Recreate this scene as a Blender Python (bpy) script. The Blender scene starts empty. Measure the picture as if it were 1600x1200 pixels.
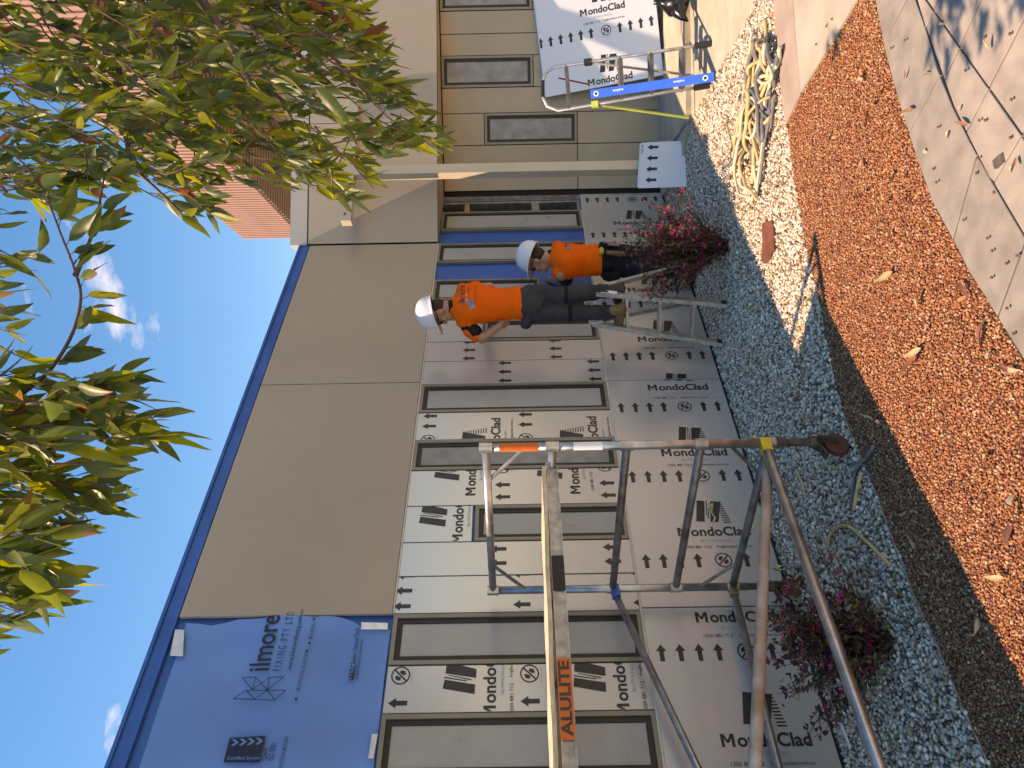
import bpy, math, random
import numpy as np
from mathutils import Vector, Matrix
from mathutils.bvhtree import BVHTree
random.seed(7); np.random.seed(7)
SC = bpy.context.scene; COL = SC.collection
# ------------------------------------------------------------------ camera (phone held sideways: picture lies on its side)
FPX, CAMH = 1200.0, 1.6
_r, _p = math.radians(1.0), math.atan(7 / 1200)
FWD = Vector((0, math.cos(_p), math.sin(_p))); DOWN = Vector((0, math.sin(_p), -math.cos(_p))); LEFT = Vector((-1, 0, 0))
IX = math.cos(_r) * DOWN + math.sin(_r) * LEFT; IY = -math.sin(_r) * DOWN + math.cos(_r) * LEFT
CAM = Vector((0, 0, CAMH))
cd = bpy.data.cameras.new('camera'); cd.sensor_width = 36; cd.lens = 36 * FPX / 1600; cd.clip_end = 2000; cd.clip_start = 0.05
cam = bpy.data.objects.new('camera', cd); COL.objects.link(cam)
m3 = Matrix((IX, -IY, -FWD)).transposed()
cam.matrix_world = Matrix.Translation(CAM) @ m3.to_4x4(); SC.camera = cam
def ray(x, y): return FWD * FPX + (x - 800) * IX + (y - 600) * IY
# ------------------------------------------------------------------ sky, sun, exposure
SUN_AZ, SUN_EL = math.radians(252), math.radians(58)
SUNV = Vector((math.sin(SUN_AZ) * math.cos(SUN_EL), math.cos(SUN_AZ) * math.cos(SUN_EL), math.sin(SUN_EL)))
wd = bpy.data.worlds.new('World'); SC.world = wd; wd.use_nodes = True
nt = wd.node_tree; nt.nodes.clear()
out = nt.nodes.new('ShaderNodeOutputWorld'); bg = nt.nodes.new('ShaderNodeBackground'); sky = nt.nodes.new('ShaderNodeTexSky')
sky.sky_type = 'NISHITA'; sky.sun_disc = False; sky.sun_elevation = SUN_EL; sky.sun_rotation = SUN_AZ
sky.air_density = 1.0; sky.dust_density = 0.1; sky.ozone_density = 2.5; sky.altitude = 600
hs = nt.nodes.new('ShaderNodeHueSaturation'); hs.inputs['Saturation'].default_value = 1.37; hs.inputs['Value'].default_value = 1.16
tc = nt.nodes.new('ShaderNodeTexCoord'); mp = nt.nodes.new('ShaderNodeMapping'); mp.inputs['Scale'].default_value = (2.2, 2.2, 5.5)
nz = nt.nodes.new('ShaderNodeTexNoise'); nz.inputs['Scale'].default_value = 1.6; nz.inputs['Detail'].default_value = 9; nz.inputs['Roughness'].default_value = 0.6
cr = nt.nodes.new('ShaderNodeValToRGB'); cr.color_ramp.elements[0].position = 0.66; cr.color_ramp.elements[1].position = 0.92
cr.color_ramp.elements[1].color = (0.75, 0.75, 0.75, 1)
mx = nt.nodes.new('ShaderNodeMixRGB'); mx.inputs['Color2'].default_value = (8.5, 8.8, 9.2, 1)
L = nt.links
L.new(sky.outputs[0], hs.inputs['Color']); L.new(tc.outputs['Generated'], mp.inputs[0]); L.new(mp.outputs[0], nz.inputs['Vector'])
cdir = ray(20, 400).normalized()
vd = nt.nodes.new('ShaderNodeVectorMath'); vd.operation = 'DOT_PRODUCT'; vd.inputs[1].default_value = cdir; L.new(tc.outputs['Generated'], vd.inputs[0])
mr = nt.nodes.new('ShaderNodeMapRange'); mr.inputs['From Min'].default_value = 0.975; mr.inputs['From Max'].default_value = 1.0; mr.inputs['To Max'].default_value = 0.10; L.new(vd.outputs['Value'], mr.inputs[0])
ad = nt.nodes.new('ShaderNodeMath'); ad.operation = 'ADD'; L.new(nz.outputs[0], ad.inputs[0]); L.new(mr.outputs[0], ad.inputs[1]); L.new(ad.outputs[0], cr.inputs[0]); L.new(cr.outputs[0], mx.inputs['Fac']); L.new(hs.outputs[0], mx.inputs['Color1'])
L.new(mx.outputs[0], bg.inputs[0]); L.new(bg.outputs[0], out.inputs[0]); bg.inputs[1].default_value = 0.13
sl = bpy.data.lights.new('sun', 'SUN'); sl.energy = 2.7; sl.angle = math.radians(0.5); sl.color = (1, 0.995, 0.985)
so = bpy.data.objects.new('sun', sl); COL.objects.link(so); so.rotation_euler = SUNV.to_track_quat('Z', 'Y').to_euler(); so.location = (-6, -2, 9)
SC.view_settings.view_transform = 'Standard'; SC.view_settings.look = 'None'; SC.view_settings.gamma = 1; SC.view_settings.exposure = 1.22
SC.view_settings.use_curve_mapping = False
SC.view_settings.use_white_balance = True; SC.view_settings.white_balance_temperature = 12000; SC.view_settings.white_balance_tint = 27   # camera balanced for the open shade

# ------------------------------------------------------------------ measuring helpers: photo point -> point on a known surface
def G(x, y, z=0.0):
    d = ray(x, y); t = (z - CAMH) / d.z; return CAM + d * t
def at(x, y, dep): return CAM + ray(x, y) * (dep / FPX)
def proj(P):
    v = Vector(P) - CAM; z = v.dot(FWD); return 800 + FPX * v.dot(IX) / z, 600 + FPX * v.dot(IY) / z
Z = Vector((0, 0, 1))
class Fr:
    def __init__(s, O, R, U=Z, N=None):
        s.O = Vector(O); s.R = Vector(R).normalized(); s.U = Vector(U).normalized(); s.N = Vector(N).normalized() if N is not None else s.R.cross(s.U)
    def p(s, a, b, c=0.0): return s.O + s.R * a + s.U * b + s.N * c
    def img(s, x, y, c=0.0):
        d = ray(x, y); t = (s.O + s.N * c - CAM).dot(s.N) / d.dot(s.N); q = CAM + d * t - s.O
        return q.dot(s.R), q.dot(s.U)
# ------------------------------------------------------------------ mesh builder
class MB:
    def __init__(s): s.V = []; s.F = []; s.M = []; s.C = []
    def add(s, V, F, m=0, c=None):
        b = len(s.V); s.V += [Vector(v) for v in V]
        for f in F: s.F.append(tuple(i + b for i in f)); s.M.append(m); s.C.append(c)
    def hexa(s, P, m=0):
        s.add(P, [(0, 3, 2, 1), (4, 5, 6, 7), (0, 1, 5, 4), (1, 2, 6, 5), (2, 3, 7, 6), (3, 0, 4, 7)], m)
    def fbox(s, fr, a0, a1, b0, b1, c0, c1, m=0):
        s.hexa([fr.p(a, b, c) for c in (c0, c1) for a, b in ((a0, b0), (a1, b0), (a1, b1), (a0, b1))], m)
    def bar(s, A, B, w, h, up=Z, m=0):
        A, B = Vector(A), Vector(B); t = (B - A).normalized(); x = t.cross(up)
        if x.length < 1e-4: x = t.cross(Vector((1, 0, 0)))
        x.normalize(); y = x.cross(t).normalized()
        s.hexa([Q + x * (w / 2 * i) + y * (h / 2 * j) for Q in (A, B) for i, j in ((-1, -1), (1, -1), (1, 1), (-1, 1))], m)
    def tube(s, P, r, n=8, m=0, cap=True, c=None):
        P = [Vector(p) for p in P]; k = len(P); R = r if isinstance(r, (list, tuple)) else [r] * k
        t0 = (P[1] - P[0]).normalized(); x = t0.orthogonal().normalized(); V = []
        for i in range(k):
            t = (P[min(i + 1, k - 1)] - P[max(i - 1, 0)]).normalized()
            x = (x - t * x.dot(t)).normalized(); y = t.cross(x)
            for j in range(n):
                a = 2 * math.pi * j / n; V.append(P[i] + (x * math.cos(a) + y * math.sin(a)) * R[i])
        F = [(i * n + j, i * n + (j + 1) % n, (i + 1) * n + (j + 1) % n, (i + 1) * n + j) for i in range(k - 1) for j in range(n)]
        if cap: F += [tuple(range(n - 1, -1, -1)), tuple(range((k - 1) * n, k * n))]
        s.add(V, F, m, c)
    def loft(s, rings, n=16, m=0):   # rings: (centre, xvec, yvec) half-axes
        V = []; k = len(rings)
        for c, x, y in rings:
            for j in range(n):
                a = 2 * math.pi * j / n; V.append(Vector(c) + Vector(x) * math.cos(a) + Vector(y) * math.sin(a))
        F = [(i * n + j, i * n + (j + 1) % n, (i + 1) * n + (j + 1) % n, (i + 1) * n + j) for i in range(k - 1) for j in range(n)]
        F += [tuple(range(n - 1, -1, -1)), tuple(range((k - 1) * n, k * n))]
        s.add(V, F, m)
    def ell(s, c, rx, ry, rz, R=None, n=14, m=0):
        c = Vector(c); R = R or Matrix.Identity(3); V = []; h = n // 2
        V.append(c + R @ Vector((0, 0, rz)))
        for i in range(1, h):
            p = math.pi * i / h
            for j in range(n):
                a = 2 * math.pi * j / n; V.append(c + R @ Vector((rx * math.sin(p) * math.cos(a), ry * math.sin(p) * math.sin(a), rz * math.cos(p))))
        V.append(c + R @ Vector((0, 0, -rz))); e = len(V) - 1
        F = [(0, 1 + j, 1 + (j + 1) % n) for j in range(n)]
        F += [(1 + i * n + j, 1 + (i + 1) * n + j, 1 + (i + 1) * n + (j + 1) % n, 1 + i * n + (j + 1) % n) for i in range(h - 2) for j in range(n)]
        F += [(e, 1 + (h - 2) * n + (j + 1) % n, 1 + (h - 2) * n + j) for j in range(n)]
        s.add(V, F, m)
    def prism(s, poly, z0, z1, m=0):
        n = len(poly); V = [Vector((p[0], p[1], z0)) for p in poly] + [Vector((p[0], p[1], z1)) for p in poly]
        ar = sum(poly[i][0] * poly[(i + 1) % n][1] - poly[(i + 1) % n][0] * poly[i][1] for i in range(n))
        F = [tuple(range(n, 2 * n)), tuple(range(n - 1, -1, -1))] + [(i, (i + 1) % n, n + (i + 1) % n, n + i) for i in range(n)]
        if ar < 0: F = [tuple(reversed(f)) for f in F]
        s.add(V, F, m)
    def mesh(s, name, org=Vector(), smooth=False):
        me = bpy.data.meshes.new(name); me.from_pydata([tuple(v - org) for v in s.V], [], s.F); me.update()
        if any(s.M): me.polygons.foreach_set('material_index', s.M)
        if smooth: me.polygons.foreach_set('use_smooth', [True] * len(me.polygons))
        if any(c is not None for c in s.C):
            at_ = me.color_attributes.new('Col', 'FLOAT_COLOR', 'CORNER'); buf = []
            for f, c in zip(s.F, s.C): buf += list((*(c or (1, 1, 1)), 1)) * len(f)
            at_.data.foreach_set('color', buf)
        return me
ORG = {}
def tag(o, label=None, cat=None, group=None, kind=None):
    if label: o['label'] = label
    if cat: o['category'] = cat
    if group: o['group'] = group
    if kind: o['kind'] = kind
    return o
def root(name, loc, label, cat, group=None):
    o = bpy.data.objects.new(name, None); COL.objects.link(o); o.location = loc; o.empty_display_size = 0.1
    ORG[o] = Vector(loc); return tag(o, label, cat, group)
def obj(name, mb, mats, parent=None, org=None, smooth=False, label=None, cat=None, group=None, kind=None):
    if parent is not None: og = ORG[parent]
    else: og = Vector(org) if org is not None else Vector()
    me = mb if isinstance(mb, bpy.types.Mesh) else mb.mesh(name, og, smooth)
    o = bpy.data.objects.new(name, me); COL.objects.link(o)
    for m in (mats if isinstance(mats, (list, tuple)) else [mats]):
        if not isinstance(mb, bpy.types.Mesh) or len(me.materials) == 0 or isinstance(mats, (list, tuple)) and len(me.materials) < len(mats): me.materials.append(m)
    ORG[o] = og
    if parent is not None: o.parent = parent
    else: o.location = og
    return tag(o, label, cat, group, kind)
# ------------------------------------------------------------------ materials
def mat(name, col, rough=0.6, metal=0.0, var=0.0, vscale=6.0, bump=0.0, bscale=60.0, spec=0.5, col2=None, attr=False, trans=0.0, coat=0.0, stretch=None, detail=5):
    m = bpy.data.materials.new(name); m.use_nodes = True; n = m.node_tree.nodes; l = m.node_tree.links
    b = n['Principled BSDF']; b.inputs['Base Color'].default_value = (*col, 1); b.inputs['Roughness'].default_value = rough
    b.inputs['Metallic'].default_value = metal; b.inputs['Specular IOR Level'].default_value = spec; b.inputs['Coat Weight'].default_value = coat
    t = n.new('ShaderNodeTexCoord'); src = t.outputs['Object']
    if stretch:
        mpn = n.new('ShaderNodeMapping'); mpn.inputs['Scale'].default_value = stretch; l.new(src, mpn.inputs[0]); src = mpn.outputs[0]
    colout = None
    if attr:
        a = n.new('ShaderNodeVertexColor'); a.layer_name = 'Col'; colout = a.outputs[0]
    if var or col2:
        z = n.new('ShaderNodeTexNoise'); z.inputs['Scale'].default_value = vscale; z.inputs['Detail'].default_value = detail; l.new(src, z.inputs['Vector'])
        r = n.new('ShaderNodeValToRGB'); r.color_ramp.elements[0].position = 0.32; r.color_ramp.elements[1].position = 0.68; l.new(z.outputs[0], r.inputs[0])
        if attr:
            r.color_ramp.elements[0].color = (1 - var,) * 3 + (1,); r.color_ramp.elements[1].color = (1 + var,) * 3 + (1,)
            mm = n.new('ShaderNodeMixRGB'); mm.blend_type = 'MULTIPLY'; mm.inputs[0].default_value = 1; l.new(colout, mm.inputs[1]); l.new(r.outputs[0], mm.inputs[2]); colout = mm.outputs[0]
        else:
            c2 = col2 or tuple(min(1, c * (1 + var)) for c in col)
            r.color_ramp.elements[0].color = (*[c * (1 - var) for c in col], 1); r.color_ramp.elements[1].color = (*c2, 1); colout = r.outputs[0]
        rr = n.new('ShaderNodeMapRange'); rr.inputs['To Min'].default_value = max(0, rough - 0.08); rr.inputs['To Max'].default_value = min(1, rough + 0.08)
        l.new(z.outputs[0], rr.inputs[0]); l.new(rr.outputs[0], b.inputs['Roughness'])
    if colout: l.new(colout, b.inputs['Base Color'])
    if bump:
        z2 = n.new('ShaderNodeTexNoise'); z2.inputs['Scale'].default_value = bscale; z2.inputs['Detail'].default_value = 4; l.new(src, z2.inputs['Vector'])
        bp = n.new('ShaderNodeBump'); bp.inputs['Strength'].default_value = bump; bp.inputs['Distance'].default_value = 0.01; l.new(z2.outputs[0], bp.inputs['Height']); l.new(bp.outputs[0], b.inputs['Normal'])
    if trans:
        tr = n.new('ShaderNodeBsdfTranslucent'); ms = n.new('ShaderNodeMixShader'); ms.inputs[0].default_value = trans
        hsn = n.new('ShaderNodeHueSaturation'); hsn.inputs['Value'].default_value = 2.2; hsn.inputs['Saturation'].default_value = 1.1; hsn.inputs['Hue'].default_value = 0.485
        if colout: l.new(colout, hsn.inputs['Color'])
        else: hsn.inputs['Color'].default_value = (*col, 1)
        l.new(hsn.outputs[0], tr.inputs[0]); l.new(b.outputs[0], ms.inputs[1]); l.new(tr.outputs[0], ms.inputs[2])
        l.new(ms.outputs[0], n['Material Output'].inputs[0])
    return m
M = {}
M['tan'] = mat('tan_panel', (0.42, 0.34, 0.25), 0.5, var=0.04, vscale=1.5, bump=0.015, bscale=3)
M['tan2'] = mat('tan_cladding', (0.40, 0.32, 0.22), 0.55, var=0.07, vscale=3, bump=0.02, bscale=6)
M['cap'] = mat('cap_strip', (0.44, 0.40, 0.36), 0.45, var=0.04, vscale=2)
M['film'] = mat('silver_film', (0.50, 0.49, 0.475), 0.27, metal=0.35, var=0.025, vscale=0.9, bump=0.006, bscale=1.6, spec=0.5)
M['film2'] = mat('white_film', (0.66, 0.68, 0.71), 0.4, metal=0.1, var=0.025, vscale=1.0, bump=0.006, bscale=1.6)
M['ink'] = mat('black_ink', (0.018, 0.018, 0.018), 0.4, var=0.3, vscale=30)
M['greyink'] = mat('grey_ink', (0.28, 0.28, 0.28), 0.5, var=0.2, vscale=30)
M['navyink'] = mat('navy_ink', (0.006, 0.012, 0.03), 0.5, var=0.2, vscale=30)
M['edge'] = mat('panel_edge', (0.6, 0.55, 0.46), 0.5, var=0.1)
M['wframe'] = mat('window_frame', (0.235, 0.21, 0.155), 0.42, metal=0.25, var=0.1, vscale=5, bump=0.02)
M['seal'] = mat('window_seal', (0.016, 0.013, 0.011), 0.5, var=0.3, vscale=9)
M['pane'] = mat('frosted_pane', (0.35, 0.345, 0.32), 0.3, var=0.07, vscale=5, bump=0.05, bscale=25, spec=0.5, detail=8)
M['pane2'] = mat('dusty_pane', (0.25, 0.245, 0.225), 0.35, var=0.25, vscale=9, bump=0.05, bscale=25, detail=9)
M['wrap'] = mat('blue_wrap', (0.004, 0.105, 0.37), 0.42, var=0.18, vscale=3, bump=0.25, bscale=5)
M['memb'] = mat('blue_membrane', (0.085, 0.265, 0.60), 0.5, var=0.14, vscale=2.0, bump=0.22, bscale=3.5, stretch=(1, 1, 0.6))
M['tape'] = mat('silver_tape', (0.72, 0.69, 0.62), 0.3, metal=0.3, var=0.15, vscale=12, bump=0.3, bscale=30)
M['black'] = mat('black_rubber', (0.012, 0.012, 0.012), 0.6, var=0.3)
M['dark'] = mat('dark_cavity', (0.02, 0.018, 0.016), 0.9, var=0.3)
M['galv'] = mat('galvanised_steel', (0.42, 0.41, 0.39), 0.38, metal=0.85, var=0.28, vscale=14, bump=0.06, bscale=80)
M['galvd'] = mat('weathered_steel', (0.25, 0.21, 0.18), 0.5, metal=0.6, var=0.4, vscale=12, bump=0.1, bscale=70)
M['alu'] = mat('aluminium', (0.52, 0.51, 0.49), 0.36, metal=0.8, var=0.2, vscale=16, bump=0.05, bscale=60)
M['treadg'] = mat('dark_grey_tread', (0.13, 0.125, 0.12), 0.5, metal=0.3, var=0.3, vscale=18)
M['alud'] = mat('scuffed_aluminium', (0.40, 0.37, 0.32), 0.5, metal=0.45, var=0.3, vscale=22, bump=0.08, bscale=60)
M['paintpole'] = mat('paint_splashed_pole', (0.55, 0.49, 0.42), 0.6, var=0.1, col2=(0.33, 0.2, 0.13), vscale=9, bump=0.1, bscale=60)
M['ply'] = mat('plywood', (0.62, 0.50, 0.34), 0.7, var=0.25, vscale=14, bump=0.1, stretch=(1, 1, 6))
M['orange'] = mat('orange_sticker', (0.72, 0.13, 0.012), 0.5, var=0.12, vscale=20)
M['yellow'] = mat('yellow_clip', (0.66, 0.47, 0.03), 0.5, var=0.15, vscale=30)
M['brass'] = mat('dull_gold_clip', (0.30, 0.22, 0.09), 0.5, metal=0.4, var=0.3, vscale=30)
M['blueclip'] = mat('blue_clip', (0.01, 0.12, 0.42), 0.45, var=0.15, vscale=30)
M['redrub'] = mat('dull_red_wheel', (0.13, 0.028, 0.018), 0.6, var=0.3, vscale=20)
M['rust'] = mat('rusty_iron', (0.10, 0.07, 0.05), 0.7, metal=0.3, var=0.5, vscale=25, bump=0.15)
M['conc'] = mat('concrete', (0.47, 0.41, 0.31), 0.85, var=0.13, vscale=5, bump=0.12, bscale=90, detail=9)
M['conc2'] = mat('pale_concrete', (0.42, 0.375, 0.295), 0.85, var=0.14, vscale=4, bump=0.12, bscale=90, detail=9)
M['pinkc'] = mat('pinkish_concrete', (0.38, 0.29, 0.235), 0.85, var=0.12, vscale=6, bump=0.1, bscale=90, detail=9)
M['slabA'] = mat('grey_paving', (0.265, 0.23, 0.195), 0.85, var=0.2, vscale=9, bump=0.2, bscale=110, detail=9)
M['slabB'] = mat('pink_paving', (0.33, 0.28, 0.235), 0.85, var=0.2, vscale=8, bump=0.2, bscale=110, detail=9)
M['bounce_ground'] = mat('bounce_ground', (0.34, 0.27, 0.20), 0.95, var=0.35, vscale=8, bump=0.5, bscale=40)  # surrounding ground given a bright paving tone to bounce warm sunlight onto the wall
M['bed'] = mat('pebble_bed', (0.17, 0.15, 0.125), 0.95, var=0.4, vscale=60, bump=0.8, bscale=90)
M['redbed'] = mat('red_gravel_bed', (0.16, 0.06, 0.028), 0.95, var=0.4, vscale=90, bump=0.8, bscale=150)
M['stone'] = mat('pebble', (1, 1, 1), 0.8, spec=0.12, attr=True, var=0.12, vscale=70, bump=0.1, bscale=120)
M['redstone'] = mat('red_gravel', (1, 1, 1), 0.9, spec=0.12, attr=True, var=0.12, vscale=120)
M['leaf'] = mat('leaf', (1, 1, 1), 0.38, attr=True, var=0.2, vscale=22, trans=0.5, spec=0.5)
M['petal'] = mat('petal', (1, 1, 1), 0.6, attr=True, var=0.1, vscale=40, trans=0.25)
M['bark'] = mat('bark', (0.17, 0.115, 0.085), 0.8, var=0.35, vscale=10, bump=0.4, bscale=25)
M['twig'] = mat('red_twig', (0.13, 0.055, 0.04), 0.6, var=0.3, vscale=20)
M['dry'] = mat('dry_leaf', (1, 1, 1), 0.7, attr=True, var=0.25, vscale=40, trans=0.12)
M['hivis'] = mat('hivis_orange', (1.0, 0.125, 0.005), 0.75, var=0.06, vscale=8, bump=0.35, bscale=14, spec=0.2)
M['blackc'] = mat('black_cloth', (0.013, 0.012, 0.013), 0.85, var=0.3, vscale=10, bump=0.3, bscale=16, spec=0.2)
M['trouser'] = mat('charcoal_cloth', (0.042, 0.042, 0.044), 0.85, var=0.25, vscale=7, bump=0.5, bscale=13, spec=0.2)
M['navyc'] = mat('navy_cloth', (0.012, 0.015, 0.022), 0.85, var=0.3, vscale=7, bump=0.5, bscale=13, spec=0.2)
M['skin'] = mat('skin', (0.42, 0.21, 0.13), 0.5, var=0.12, vscale=18, bump=0.05)
M['hair'] = mat('hair', (0.03, 0.018, 0.01), 0.7, var=0.4, vscale=50, bump=0.5, bscale=150)
M['hat'] = mat('white_hard_hat', (0.72, 0.73, 0.76), 0.32, var=0.05, vscale=8, spec=0.5)
M['boot'] = mat('tan_boot', (0.20, 0.115, 0.045), 0.8, var=0.3, vscale=20, bump=0.2)
M['bootd'] = mat('dark_boot', (0.06, 0.03, 0.018), 0.7, var=0.3, vscale=20, bump=0.2)
M['leather'] = mat('brown_leather', (0.20, 0.075, 0.025), 0.55, var=0.3, vscale=20)
M['levelb'] = mat('blue_level', (0.005, 0.14, 0.72), 0.35, var=0.06, vscale=20)
M['white'] = mat('white_print', (0.78, 0.78, 0.78), 0.5, var=0.05)
M['lime'] = mat('lime_glass', (0.42, 0.50, 0.10), 0.4, var=0.15, vscale=10)
M['rodtan'] = mat('tan_foam_rod', (0.56, 0.40, 0.19), 0.75, var=0.22, vscale=14, bump=0.1)
M['rodpale'] = mat('pale_foam_rod', (0.60, 0.51, 0.36), 0.75, var=0.2, vscale=14, bump=0.1)
M['rodgrey'] = mat('grey_foam_rod', (0.16, 0.155, 0.15), 0.7, var=0.25, vscale=14, bump=0.1)
M['redplate'] = mat('red_oxide_plate', (0.17, 0.055, 0.032), 0.85, var=0.25, vscale=14, bump=0.15)
M['bag'] = mat('black_plastic_bag', (0.012, 0.012, 0.013), 0.22, var=0.2, bump=0.9, bscale=9)
M['cream'] = mat('cream_paint', (0.56, 0.47, 0.33), 0.45, var=0.06, vscale=4)
M['terra'] = mat('terracotta_rib', (0.42, 0.225, 0.165), 0.7, var=0.08, vscale=2)
M['soff'] = mat('soffit_batten', (0.27, 0.185, 0.14), 0.75, var=0.12, vscale=2)
M['brick'] = mat('grey_brown_brick', (0.33, 0.265, 0.205), 0.85, var=0.15, vscale=3)
M['mortar'] = mat('mortar', (0.10, 0.08, 0.065), 0.9, var=0.15)
M['timber'] = mat('timber', (0.34, 0.22, 0.11), 0.75, var=0.3, vscale=10, stretch=(1, 1, 0.2))

# ------------------------------------------------------------------ printed film: flat polygons in a text frame (a right, b up)
_TX = {}
def text_polys(txt, size, bold=0.0, spacing=1.0, align='CENTER'):
    k = (txt, bold, spacing, align)
    if k not in _TX:
        cu = bpy.data.curves.new('t', 'FONT'); cu.body = txt; cu.size = 1; cu.align_x = align; cu.offset = bold; cu.space_character = spacing; cu.resolution_u = 3
        o = bpy.data.objects.new('t', cu); COL.objects.link(o); dg = bpy.context.evaluated_depsgraph_get(); e = o.evaluated_get(dg); me = e.to_mesh()
        vs = [v.co.copy() for v in me.vertices]; _TX[k] = [[(vs[i].x, vs[i].y) for i in p.vertices] for p in me.polygons]
        e.to_mesh_clear(); bpy.data.objects.remove(o); bpy.data.curves.remove(cu)
    return [[(x * size, y * size) for x, y in p] for p in _TX[k]]
def fit_text(txt, width, height, bold=0.0, spacing=1.0, align='CENTER'):
    P = text_polys(txt, 1.0, bold, spacing, align); xs = [q[0] for p in P for q in p]; ys = [q[1] for p in P for q in p]
    w = max(xs) - min(xs); h = max(ys) - min(ys); x0 = min(xs)
    y0 = min(ys)
    return [[((x - x0 - w / 2) / w * width, (y - y0) / h * height) for x, y in p] for p in P]
def shift(P, da, db): return [[(a + da, b + db) for a, b in p] for p in P]
def rot2(P, ang):
    c, s = math.cos(ang), math.sin(ang); return [[(a * c - b * s, a * s + b * c) for a, b in p] for p in P]
def clip(P, a0, a1, b0, b1):
    out = []
    for p in P:
        for ax, lim, sg in ((0, a0, 1), (0, a1, -1), (1, b0, 1), (1, b1, -1)):
            q = []; n = len(p)
            for i in range(n):
                A, B = p[i], p[(i + 1) % n]; da = (A[ax] - lim) * sg; db = (B[ax] - lim) * sg
                if da >= 0: q.append(A)
                if (da >= 0) != (db >= 0):
                    t = da / (da - db); q.append((A[0] + (B[0] - A[0]) * t, A[1] + (B[1] - A[1]) * t))
            p = q
            if len(p) < 3: break
        if len(p) >= 3: out.append(p)
    return out
def ring2(r0, r1, n=28, k=1.0):
    return [[(r0 * math.cos(t) * k, r0 * math.sin(t)), (r1 * math.cos(t) * k, r1 * math.sin(t)), (r1 * math.cos(u) * k, r1 * math.sin(u)), (r0 * math.cos(u) * k, r0 * math.sin(u))]
            for t, u in ((2 * math.pi * i / n, 2 * math.pi * (i + 1) / n) for i in range(n))]
def arrow2():
    return [[(-0.013, -0.05), (0.013, -0.05), (0.013, 0.012), (-0.013, 0.012)], [(-0.029, 0.010), (0.029, 0.010), (0, 0.052)]]
def logo2():
    k = 0.00057; o = (-404, -448)
    q = lambda pts: [((-y - o[0]) * k, (-x - o[1]) * k) for x, y in pts]
    P = [q([(298, 452), (592, 505), (587, 598), (285, 540)]), q([(312, 272), (303, 390), (597, 440), (600, 352)]),
         q([(322, 408), (340, 406), (560, 452), (545, 462)]), q([(294, 424), (294, 436), (500, 472), (515, 464)])]
    for i in range(10):
        x = 318 + i * 32; r = 270 - i * 6.6; l = min(285 + i * 13, 322 - max(0, i - 3) * 4)
        P.append(q([(x - 7, r), (x + 7, r - 2), (x + 7, l), (x - 7, l - 2)]))
    return P
LOGO = logo2(); ARW = arrow2()
def nohand():
    P = ring2(0.044, 0.052) + [[(-0.035, -0.03), (-0.028, -0.036), (0.035, 0.03), (0.028, 0.036)]]
    P += [[(-0.03, 0.0), (-0.012, -0.004), (0.0, 0.022), (-0.01, 0.03), (-0.026, 0.022)], [(0.004, -0.03), (0.026, -0.022), (0.03, 0.0), (0.016, 0.006), (0.002, -0.012)]]
    return P
NOH = nohand()
EM = [[(0, 0), (.016, 0), (.016, .066), (0, .066)], [(.053, 0), (.069, 0), (.069, .066), (.053, .066)], [(.004, .066), (.018, .066), (.041, .022), (.028, .022)], [(.051, .066), (.065, .066), (.041, .022), (.028, .022)]]
def sheet_print(c, rows, na=6):
    """black and grey polygons of the film print; c = text centre along a, rows = heights of the arrow rows"""
    blk, gry = [], []
    for r in rows:
        for i in range(na):
            blk += shift(ARW, c - 0.154 - 0.105 * i, r); blk += shift(ARW, c + 0.14 + 0.105 * i, r)
        blk += shift(NOH, c, r) + shift(LOGO, c, r + 0.375)
        blk += shift(fit_text('ondoClad', 0.374, 0.072, 0.028), c + 0.026, r + 0.18) + shift(EM, c - 0.243, r + 0.1815)
        gry += shift(fit_text('By HVG Facades', 0.19, 0.024), c - 0.015, r + 0.132)
        blk += shift(fit_text('1300 881 712', 0.165, 0.021, 0.006), c - 0.135, r + 0.088) + shift(fit_text('hvgfacades.com.au', 0.215, 0.024, 0.006), c + 0.09, r + 0.086)
        gry += [[(c - .05 + .02 * i, r - .064), (c - .036 + .02 * i, r - .064), (c - .036 + .02 * i, r - .06), (c - .05 + .02 * i, r - .06)] for i in range(5)]
    return blk, gry
def print_obj(name, polys, mats, fr, off, parent):
    """polys: list per material, drawn in frame fr at normal offset off"""
    mb = MB()
    for mi, P in enumerate(polys):
        for p in P: mb.add([fr.p(a, b, off) for a, b in p], [tuple(range(len(p)))], mi)
    if mb.F: return obj(name, mb, mats, parent)

# ================================================================== GROUND
P0 = Vector((0.015, 5.98, 0)); AZ = math.radians(41.9)
D1 = Vector((math.sin(AZ), math.cos(AZ), 0)); N1 = Vector((math.cos(AZ), -math.sin(AZ), 0))
W1 = Fr(P0, D1, Z, N1)
mb = MB(); mb.add([(-300, -300, -0.06), (300, -300, -0.06), (300, 300, -0.06), (-300, 300, -0.06)], [(0, 1, 2, 3)])
obj('ground', mb, M['bounce_ground'], kind='structure', label='ground around the site in a bright paving tone that bounces sun', cat='ground')
def xy(p): return (p[0], p[1])
def gp(pts): return [xy(G(*q)) for q in pts]
EDGE = gp([(1232, 193), (1240, 260), (1252, 330), (1264, 400), (1279, 450), (1292, 520), (1306, 590), (1322, 650), (1345, 705), (1362, 745), (1378, 785), (1393, 827), (1417, 887), (1433, 933), (1467, 1005), (1504, 1093), (1544, 1181)])
v = Vector((*EDGE[-1], 0)) - Vector((*EDGE[-4], 0)); v.normalize()
EDGE += [xy(Vector((*EDGE[-1], 0)) + v * k) for k in (0.7, 1.5, 2.6, 3.6)]
B1 = gp([(1371, 0), (1385, 69), (1399, 128), (1413, 176), (1425, 213), (1441, 261), (1461, 316), (1480, 351), (1501, 391), (1520, 428), (1544, 465), (1568, 505), (1600, 556)])
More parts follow.
